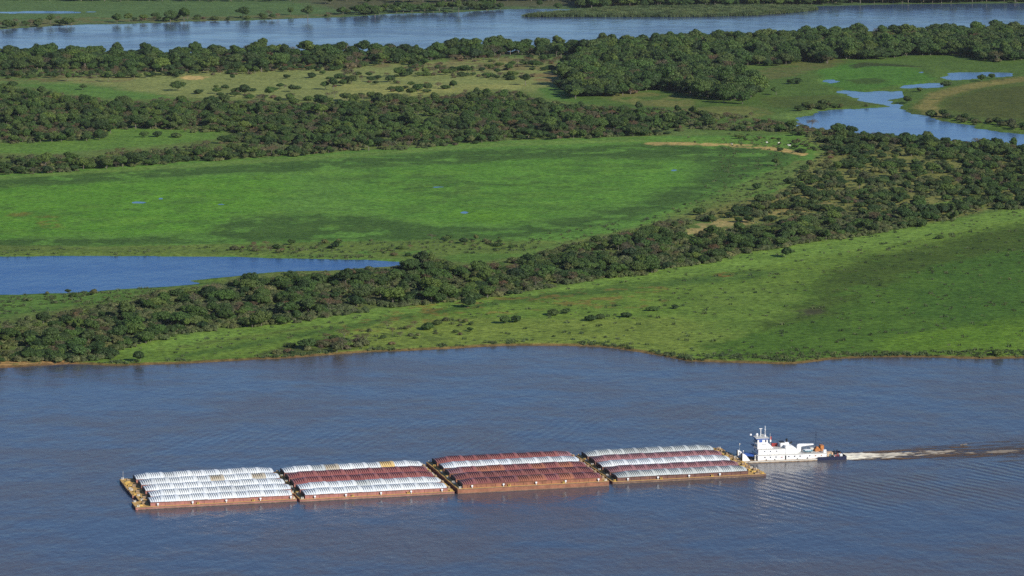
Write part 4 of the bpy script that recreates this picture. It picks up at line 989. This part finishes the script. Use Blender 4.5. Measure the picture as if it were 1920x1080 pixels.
for x in(1.6,5.0):
    for yy in(-3.3,3.4): cn.rod((x,yy,.8),(x,yy,2.5),.07)
cn.build('canopy',M['blue'],boat)
MB().rod((.6,3.9,.8),(.6,3.9,6.0),.05).ball((.6,3.9,6.1),.32).build('bow_light_mast',M['offwhite'],boat)
MB().rod((1.5,1.4,2.8),(1.5,1.4,3.6),.05).ball((1.5,1.4,3.7),.25).build('searchlight',M['white'],boat)
MB().box(4.7,5.3,-4.3,-3.7,.8,1.5).rod((5,-4,1.5),(5,-4,2.4),.22).ball((5,-4,2.6),.4).build('capstan',M['offwhite'],boat)
# main house
mh = MB().box(6.0,34.6,-4.75,4.75,.80,2.80); mh.build('main_house',M['white'],boat)
MB().box(5.7,34.8,-4.95,4.95,2.80,2.92).build('main_roof',M['offwhite'],boat)
for x in(8.9,11.2,13.5,18.8,21.2,23.5,27.5): 
    f = MB().box(x-.28,x+.28,-4.79,-4.752,1.75,2.25).build('window',M['grey'],boat); MB().box(x-.2,x+.2,-4.81,-4.792,1.82,2.18).build('pane',M['glass'],f)
MB().box(17.2,17.75,-4.80,-4.752,.85,2.5).build('door',M['black'],boat)
MB().prism([(15.3,1.95),(16.5,1.95),(16.2,1.75),(15.9,1.6),(15.6,1.75)],-4.79,-4.752).build('red_emblem',M['red'],boat)
for x,z in((13.0,.95),(22.4,.95),(26.6,1.2),(9.5,.95)): MB().rod((x,-5.0,z),(x,-4.78,z),.24,n=10).build('tyre_fender',M['black'],boat)
for x in(30.0,32.4): MB().rod((x,-4.9,2.0),(x,-4.76,2.0),.22,n=10).build('lifebuoy',M['orange'],boat)
# second tier
MB().box(6.4,20.6,-3.9,3.9,2.923,5.05).build('upper_house',M['white'],boat)
MB().box(6.1,20.9,-4.1,4.1,5.05,5.17).build('upper_roof',M['offwhite'],boat)
MB().prism([(17.6,2.93),(23.0,2.93),(22.6,4.7),(20.4,6.25),(17.6,6.35)],-4.02,3.2).build('engine_casing',M['white'],boat)
for x in(9.0,11.4,14.0):
    f = MB().box(x-.25,x+.25,-3.95,-3.902,4.0,4.45).build('window',M['grey'],boat); MB().box(x-.17,x+.17,-3.97,-3.952,4.06,4.39).build('pane',M['glass'],f)
for x in(-1,1): MB().box(6.35,6.398,x*2-.5,x*2+.5,3.6,4.5).build('window',M['glass'],boat)
rl = MB()
for yy in(-4.85,4.85):
    for x in np.arange(6,34.6,1.9): rl.rod((x,yy,2.92),(x,yy,3.75),.03,n=4)
    rl.rod((6,yy,3.75),(34.4,yy,3.75),.03,n=4); rl.rod((6,yy,3.35),(34.4,yy,3.35),.02,n=4)
rl.build('railing',M['offwhite'],boat)
rl = MB()
for yy in(-4.0,4.0):
    for x in np.arange(6.3,20.6,1.7): rl.rod((x,yy,5.17),(x,yy,6.0),.03,n=4)
    rl.rod((6.3,yy,6.0),(20.6,yy,6.0),.03,n=4)
rl.build('railing',M['grey'],boat)
# pilothouse tower
MB().prism([(6.3,5.173),(13.0,5.173),(10.6,7.6),(10.5,9.0),(6.3,9.0)],-2.75,2.75).build('pilothouse',M['white'],boat)
MB().box(5.75,10.9,-3.05,3.05,9.0,9.42).build('pilothouse_roof_band',M['blue'],boat)
MB().box(5.6,11.0,-3.15,3.15,9.42,9.62).build('pilothouse_roof',M['offwhite'],boat)
for x0,x1 in((6.95,8.25),(9.45,9.95)): 
    f = MB().box(x0-.08,x1+.08,-2.80,-2.752,7.75,8.85).build('window',M['white'],boat); MB().box(x0,x1,-2.83,-2.802,7.82,8.80).build('pane',M['blue'] if x0<8 else M['glass'],f)
for yy in(-1.8,0,1.8):
    f = MB().box(6.25,6.298,yy-.75,yy+.75,7.85,8.85).build('window',M['navy'],boat); MB().box(6.22,6.248,yy-.66,yy+.66,7.92,8.78).build('pane',M['glass'],f)
lt = MB(); rs = np.random.default_rng(3)
for x0,x1,z in((6.7,7.65,6.75),(8.0,9.6,6.78)):
    x = x0
    while x < x1:
        w = rs.uniform(.10,.16); lt.box(x,x+w,-2.79,-2.752,z-.12,z+.12+.05*rs.random()); x += w+.10
lt.build('faded_lettering',M['grey'],boat)
MB().box(5.0,6.3,-3.0,3.0,5.9,6.02).rod((5.1,-2.9,6),(5.1,-2.9,6.9),.04).rod((5.1,2.9,6),(5.1,2.9,6.9),.04).rod((5.1,-2.9,6.9),(5.1,2.9,6.9),.04).build('front_walkway',M['grey'],boat)
MB().box(5.4,6.3,-2.9,2.9,7.5,7.6).build('front_walkway',M['offwhite'],boat)
MB().rod((5.2,3.4,9.2),(5.2,3.4,9.9),.08).ball((5.1,3.7,9.8),.52).build('searchlight',M['white'],boat)
MB().rod((7.0,1.0,9.62),(7.0,1.0,10.2),.3).ball((7.0,1.0,10.4),.62,.8).build('radome',M['white'],boat)
MB().rod((8.3,0,9.62),(8.3,0,12.9),.16).box(7.7,8.9,-.2,.2,12.75,13.0).build('radar_mast',M['white'],boat)
MB().rod((10.1,0,9.62),(10.1,0,10.6),.3,.18).rod((10.1,0,10.6),(10.1,0,14.0),.11).box(9.9,10.3,-.8,.8,12.4,12.5).build('light_mast',M['white'],boat)
MB().rod((9.2,1.5,9.62),(9.2,1.5,10.3),.25).box(8.6,9.8,1.2,1.8,10.1,10.3).build('radar_scanner',M['offwhite'],boat)
MB().rod((6.5,2.2,9.62),(6.5,2.2,12.3),.03).rod((11,1.5,9.62),(11.4,1.5,11.4),.03).build('whip_antenna',M['grey'],boat)
fp = MB().rod((12.5,1.0,5.17),(12.5,1.0,10.6),.07); fp.build('flagstaff',M['offwhite'],boat)
MB().box(12.55,13.1,.98,1.02,8.0,9.3).build('flag',M['red'],boat); MB().box(12.5,12.95,.93,.97,7.2,8.0).build('flag',M['white'],boat)
rd = MB()
for i in range(4): rd.box(13.3+i*.62,13.75+i*.62,1.0,1.6,5.2,6.5)
rd.box(13.2,15.8,1.6,1.75,5.3,6.4); rd.build('red_locker',M['red'],boat)
MB().box(16.3,19.7,-1.3,1.9,5.175,7.05).build('air_intake_house',M['white'],boat)
MB().box(16.2,18.0,-1.4,2.0,7.05,7.25).build('intake_cap',M['black'],boat)
MB().rod((19.2,.3,7.05),(19.2,.3,8.1),.42).rod((19.2,.3,8.1),(19.2,.3,8.35),.5).build('funnel',M['black'],boat)
ex = MB().rod((20.3,.2,6.2),(21.4,.2,7.0),.35); ex.build('exhaust_pipe',M['black'],boat)
# crane and gear aft
cr = MB().box(23.4,24.9,-1.0,.6,2.93,5.55).prism([(23.4,5.3),(24.2,5.0),(30.2,5.55),(30.2,6.0),(24.6,6.15),(23.6,6.0)],-.62,.22); cr.build('crane',M['white'],boat)
MB().rod((25.8,-.4,3.0),(25.8,-.4,4.6),.09).rod((25.2,.4,2.95),(25.2,.4,4.2),.4).build('davit',M['navy'],boat)
lb = MB(); prof = [(-1,0),(-.7,.85),(0,1.15),(.75,.95),(1,.55)]
V=[];n=9
for u,w in((-1.9,.15),(-1.4,.7),(-.4,.95),(.8,.95),(1.6,.8),(1.9,.5)):
    for j in range(n):
        a = math.pi*j/(n-1); V.append((u,-w*math.cos(a),.75-.75*math.sin(a)*min(1,w+.2)))
Fc = [(i*n+j,(i+1)*n+j,(i+1)*n+j+1,i*n+j+1) for i in range(5) for j in range(n-1)]
lb.add(V,Fc); lb.add([(*V[i*n][:2],.75) for i in range(6)]+[(*V[i*n+n-1][:2],.75) for i in range(5,-1,-1)],[tuple(range(12))])
skiff = lb.build('skiff_hull',M['teal'],None); skiff.name = 'skiff'
skiff.location = (bx-sb*(HB-2.6)+cb*27.2, by+cb*(HB-2.6)+sb*27.2, 3.15); skiff.rotation_euler = (0,0,BOAT_HEAD)
tag(skiff,'teal and white skiff stowed on the towboat roof under the crane','skiff')
MB().box(-1.3,1.2,-.75,.75,.752,.98).build('deck_cover',M['white'],skiff)
MB().box(-1.2,-1.0,-.7,.7,-.22,.2).box(1.0,1.2,-.7,.7,-.22,.2).build('cradle',M['navy'],skiff)
og = MB().box(30.6,32.9,-1.8,1.2,2.93,4.1).box(31.2,32.2,-1.2,.6,4.1,4.7).rod((33.4,-1.6,3.4),(33.4,.8,3.4),.5,n=12).box(33.2,34.6,-.5,1.8,3.3,5.2); og.build('towing_winch',M['orange'],boat)
ogd = MB().rod((30.9,-.6,4.35),(31.5,-.6,4.6),.35).rod((32.5,.2,4.3),(33.3,.2,4.6),.45).box(32.9,33.1,-1.9,1.5,2.95,4.2); ogd.build('winch_engine',M['black'],boat)
MB().box(33.3,34.5,-4.5,-3.4,2.93,4.15).build('locker',M['white'],boat)
MB().rod((31.8,1.6,2.93),(31.8,1.6,11.0),.07).rod((31.8,.6,8.0),(31.8,2.6,8.0),.04).rod((31.8,.9,6.6),(31.8,2.3,6.6),.04).rod((31.8,1.6,10),(29.5,1.6,3),.02).rod((31.8,1.6,10),(34,1.6,3),.02).build('aft_mast',M['navy'],boat)
MB().box(29.0,30.3,-.5,1.4,2.93,4.3).build('vent_house',M['offwhite'],boat)
# stern deck clutter
rs = np.random.default_rng(12); cols = ['tan','navy','orange','offwhite','black','red','white','teal']
sd = {c:MB() for c in cols}
for i in range(34):
    x = rs.uniform(35.2,41.6); y = rs.uniform(-4.4,4.4); c = cols[rs.integers(0,8)]; w = rs.uniform(.25,.6); h = rs.uniform(.5,1.5)
    if rs.random() < .5: sd[c].box(x-w,x+w,y-w*.8,y+w*.8,.805,.8+h)
    else: sd[c].rod((x,y,.805),(x+rs.normal(0,.15),y,.8+h*1.25),w*.6,w*.5,8)
names = dict(tan='canvas_bale',navy='cable_drum',orange='gas_bottle_rack',offwhite='stern_locker',black='mooring_bitts',red='fire_box',white='stern_fitting',teal='pump')
for c in cols:
    if sd[c].V: sd[c].build(names[c],M[c],boat)
MB().box(35.4,37.8,-2.8,.2,.81,2.6).build('stern_house',M['tan'],boat)
rl = MB()
for x in np.arange(35,42.6,1.2): rl.rod((x,-HB+.05,1.4),(x,-HB+.05,2.2),.03,n=4)
rl.rod((34.8,-HB+.05,2.2),(42.5,-HB+.05,2.2),.03,n=4); rl.build('stern_railing',M['offwhite'],boat)
# lashing wires between towboat and the last barges
wr = MB(); 
for a,b in(((3,-5.2,.9),(-3.5,-15,1.05)),((3,5.2,.9),(-3.2,14,1.05))): wr.rod(a,b,.05,n=5)
o = wr.build('lashing_wire',M['black'],boat)

# wake: churned water standing slightly proud of the river
def build_wake():
    Ls = np.arange(0,200,.5); Ts = np.arange(-32,32.01,.5)
    S,T = np.meshgrid(Ls,Ts,indexing='ij'); s = S.ravel(); t = T.ravel()
    half = 6.5+s*.24+(fbm(s,t*0,9,931,3)-.5)*3
    tt = t/half
    nz = fbm(s*.7,t*1.3,2.2,901,4); nb = fbm(s*.4,t,6,905,3); ns = fbm(s*.16,t*1.1,2.2,911,4)
    e = 1.05-np.abs(tt)**2+1.6*(ns-.5)+1.3*(nb-.5)-s/500
    env = ramp01(e, .05, 1.0)*ramp01(-np.abs(t),-31.5,-24)*ramp01(-s,-198,-150)
    dec = np.exp(-s/30)
    z = .03+env*np.maximum(nz-.3,0)*(.10+1.1*dec)
    tc = t/(6.3-np.clip(s,0,70)*.04)+.35*np.sin(s/9.)*np.clip(s/30,0,1)
    foam = ramp01(.6*nz+.4*ns+.26*np.exp(-s/16)+.2*(nb-.5)+.05-(np.abs(tc)**2)*.13, .50, .64)*(np.exp(-s/28)*1.1+.09)
    foam = np.clip(foam,0,1)*ramp01(-np.abs(tc),-1.3,-.8)
    alpha = np.clip(env*(.38+.55*ramp01(.6*nz+.4*ns,.36,.60))*.85+foam*1.3,0,1)
    c,sn = math.cos(BOAT_HEAD),math.sin(BOAT_HEAD)
    ox,oy = bx+cb*42.8-sb*HB, by+sb*42.8+cb*HB
    X = ox+c*s-sn*t; Y = oy+sn*s+c*t
    brown = np.array(lin((126,94,56))); mid = np.array(lin((92,76,58)))
    far = np.clip(s/110,0,1)[:,None]
    base = brown*(1-far)+mid*far
    base = base*(.35+.9*nz[:,None]+.6*(ns[:,None]-.5))
    col = base; col = col*(1-foam[:,None])+np.array([.95,.87,.68])*(.50+1.0*nz[:,None])*foam[:,None]
    nx,ny = len(Ls),len(Ts); me = bpy.data.meshes.new('wake')
    i = np.arange(nx-1)[:,None]*ny+np.arange(ny-1)[None,:]; q = np.stack([i,i+ny,i+ny+1,i+1],-1).reshape(-1,4)
    me.from_pydata(np.stack([X,Y,z],1).tolist(),[],q.tolist())
    at = me.color_attributes.new('cover','FLOAT_COLOR','POINT'); at.data.foreach_set('color',np.concatenate([np.clip(col,0,1),alpha[:,None]],1).astype(np.float32).ravel())
    tt_ = NT('churned_water'); a = tt_.n('ShaderNodeAttribute',attribute_name='cover'); tt_.set(tt_.b.inputs['Base Color'],a.outputs['Color']); tt_.set(tt_.b.inputs['Alpha'],a.outputs['Alpha']); tt_.b.inputs['Roughness'].default_value = .5; tt_.b.inputs['Specular IOR Level'].default_value = .2; tt_.b.inputs['IOR'].default_value = 1.333
    me.materials.append(tt_.m); me.polygons.foreach_set('use_smooth',[True]*len(me.polygons))
    o = link('wake',me); tag(o,'foaming brown wake trailing behind the towboat','wake',kind='stuff')
build_wake()
# driftwood in the wake
X,Y = unp(1808,835,0); dw = MB().rod((-1.6,0,0),(1.3,.2,.35),.28,.16).rod((.2,0,.2),(.9,.6,.9),.1,.05).rod((-.4,0,.15),(-.9,-.5,.6),.09,.04)
o = dw.build('driftwood',M['bark'],None,(float(X),float(Y),.1)); tag(o,'dark drifting branch floating in the towboat wake','driftwood')

# ================================================================== CATTLE
def cow_mesh(name, mat):
    mb = MB()
    secs = [(-1.05,.16,1.12,.22),(-.9,.30,1.10,.34),(-.4,.36,1.02,.42),(.2,.36,1.02,.42),(.65,.30,1.08,.38),(.95,.17,1.25,.26),(1.25,.13,1.38,.19),(1.42,.14,1.42,.17),(1.75,.08,1.25,.09)]
    n = 8; V=[]
    for x,w,z,h in secs:
        for k in range(n):
            a = 2*math.pi*k/n; V.append((x,w*math.cos(a),z+h*math.sin(a)))
    Fc = [(i*n+k,(i+1)*n+k,(i+1)*n+(k+1)%n,i*n+(k+1)%n) for i in range(len(secs)-1) for k in range(n)]+[tuple(range(n)),tuple(range(len(secs)*n-1,(len(secs)-1)*n-1,-1))]
    mb.add(V,Fc)
    for x,y in((-.8,.2),(-.8,-.2),(.6,.2),(.6,-.2)):
        mb.rod((x,y,.95),(x+(.08 if x<0 else 0),y,.5),.14,.07,6); mb.rod((x+(.08 if x<0 else 0),y,.5),(x,y,0),.065,.06,6)
    mb.rod((-1.1,0,1.25),(-1.2,0,.6),.04,.03,5); mb.rod((1.4,.1,1.55),(1.35,.35,1.6),.05,.02,5); mb.rod((1.4,-.1,1.55),(1.35,-.35,1.6),.05,.02,5)
    return mesh(name,mb.V,mb.F,mat)
CWm = cow_mesh('cow',M['cowhide_w']); CDm = cow_mesh('cow',M['cowhide_d'])
for x,y,w,lab in((1372,272,1,'white cow nearest the tan track'),(1460,270,1,'white cow in the centre of the grazing line'),(1438,269,1,'white cow just left of the central one'),(1547,275.5,1,'white cow farthest right in the pasture'),
    (1480,274.5,1,'pale cow just right of the central white one'),(1303,268,0,'dark cow at the left end of the herd above the track'),(1291,259,0,'dark cow beside the trees at the left of the herd'),(1451,276,0,'dark cow below the central white cow'),(1410,270,0,'dark cow between the two halves of the herd'),
    (1507,268,0,'dark cow near the right end of the herd'),(1491,275,0,'dark cow beside the pale one')):
    X,Y = unp(x,y,LAND); o = link('cow',CWm if w else CDm,None,(float(X),float(Y),LAND-.1),random.uniform(0,6.28)); o.scale = (.95,.95,.95)
    tag(o,lab,'cow','cattle grazing above the tan track')

# ================================================================== LIGHT, SKY, AIR
SUN_EL = R(28); az = R(-42)          # direction towards the sun, measured from +X
sdir = (math.cos(SUN_EL)*math.cos(az), math.cos(SUN_EL)*math.sin(az), math.sin(SUN_EL))
sun = bpy.data.objects.new('sun',bpy.data.lights.new('sun','SUN')); COL.objects.link(sun)
sun.data.energy = 5.0; sun.data.angle = R(.53); sun.data.color = (1,.94,.84)
from mathutils import Vector
sun.rotation_euler = Vector(sdir).to_track_quat('Z','Y').to_euler(); sun.location = (500,-500,800)
w = bpy.data.worlds.new('World'); SC.world = w; w.use_nodes = True
nt = w.node_tree; bg = nt.nodes['Background']
sk = nt.nodes.new('ShaderNodeTexSky'); sk.sky_type = 'NISHITA'; sk.sun_disc = False
sk.sun_elevation = SUN_EL; sk.sun_rotation = math.atan2(sdir[0],sdir[1]); sk.altitude = 100; sk.air_density = 1.0; sk.dust_density = .6; sk.ozone_density = 1.5
mx = nt.nodes.new('ShaderNodeMix'); mx.data_type = 'RGBA'; mx.blend_type = 'MULTIPLY'; mx.inputs[0].default_value = 1; mx.inputs[7].default_value = (.62,.86,1.22,1)
nt.links.new(sk.outputs[0],mx.inputs[6]); nt.links.new(mx.outputs[2],bg.inputs[0]); bg.inputs[1].default_value = .08
HAZE = 1.0e-5
if HAZE:
    mb = MB().box(-2600,2600,-400,6500,-6,330)
    m = bpy.data.materials.new('haze_air'); m.use_nodes = True; m.node_tree.nodes.clear()
    ou = m.node_tree.nodes.new('ShaderNodeOutputMaterial'); pv = m.node_tree.nodes.new('ShaderNodeVolumePrincipled')
    pv.inputs['Density'].default_value = HAZE; pv.inputs['Color'].default_value = (.85,.92,1,1); m.node_tree.links.new(pv.outputs[0],ou.inputs['Volume'])
    o = mb.build('haze',m); tag(o,'thin blue haze over the flood plain','haze',kind='stuff')
SC.view_settings.view_transform = 'Standard'; SC.view_settings.look = 'None'
SC.view_settings.exposure = 0.0; SC.view_settings.gamma = 1
SC.cycles.max_bounces = 5; SC.cycles.diffuse_bounces = 2; SC.cycles.glossy_bounces = 3
SC.cycles.use_denoising = False
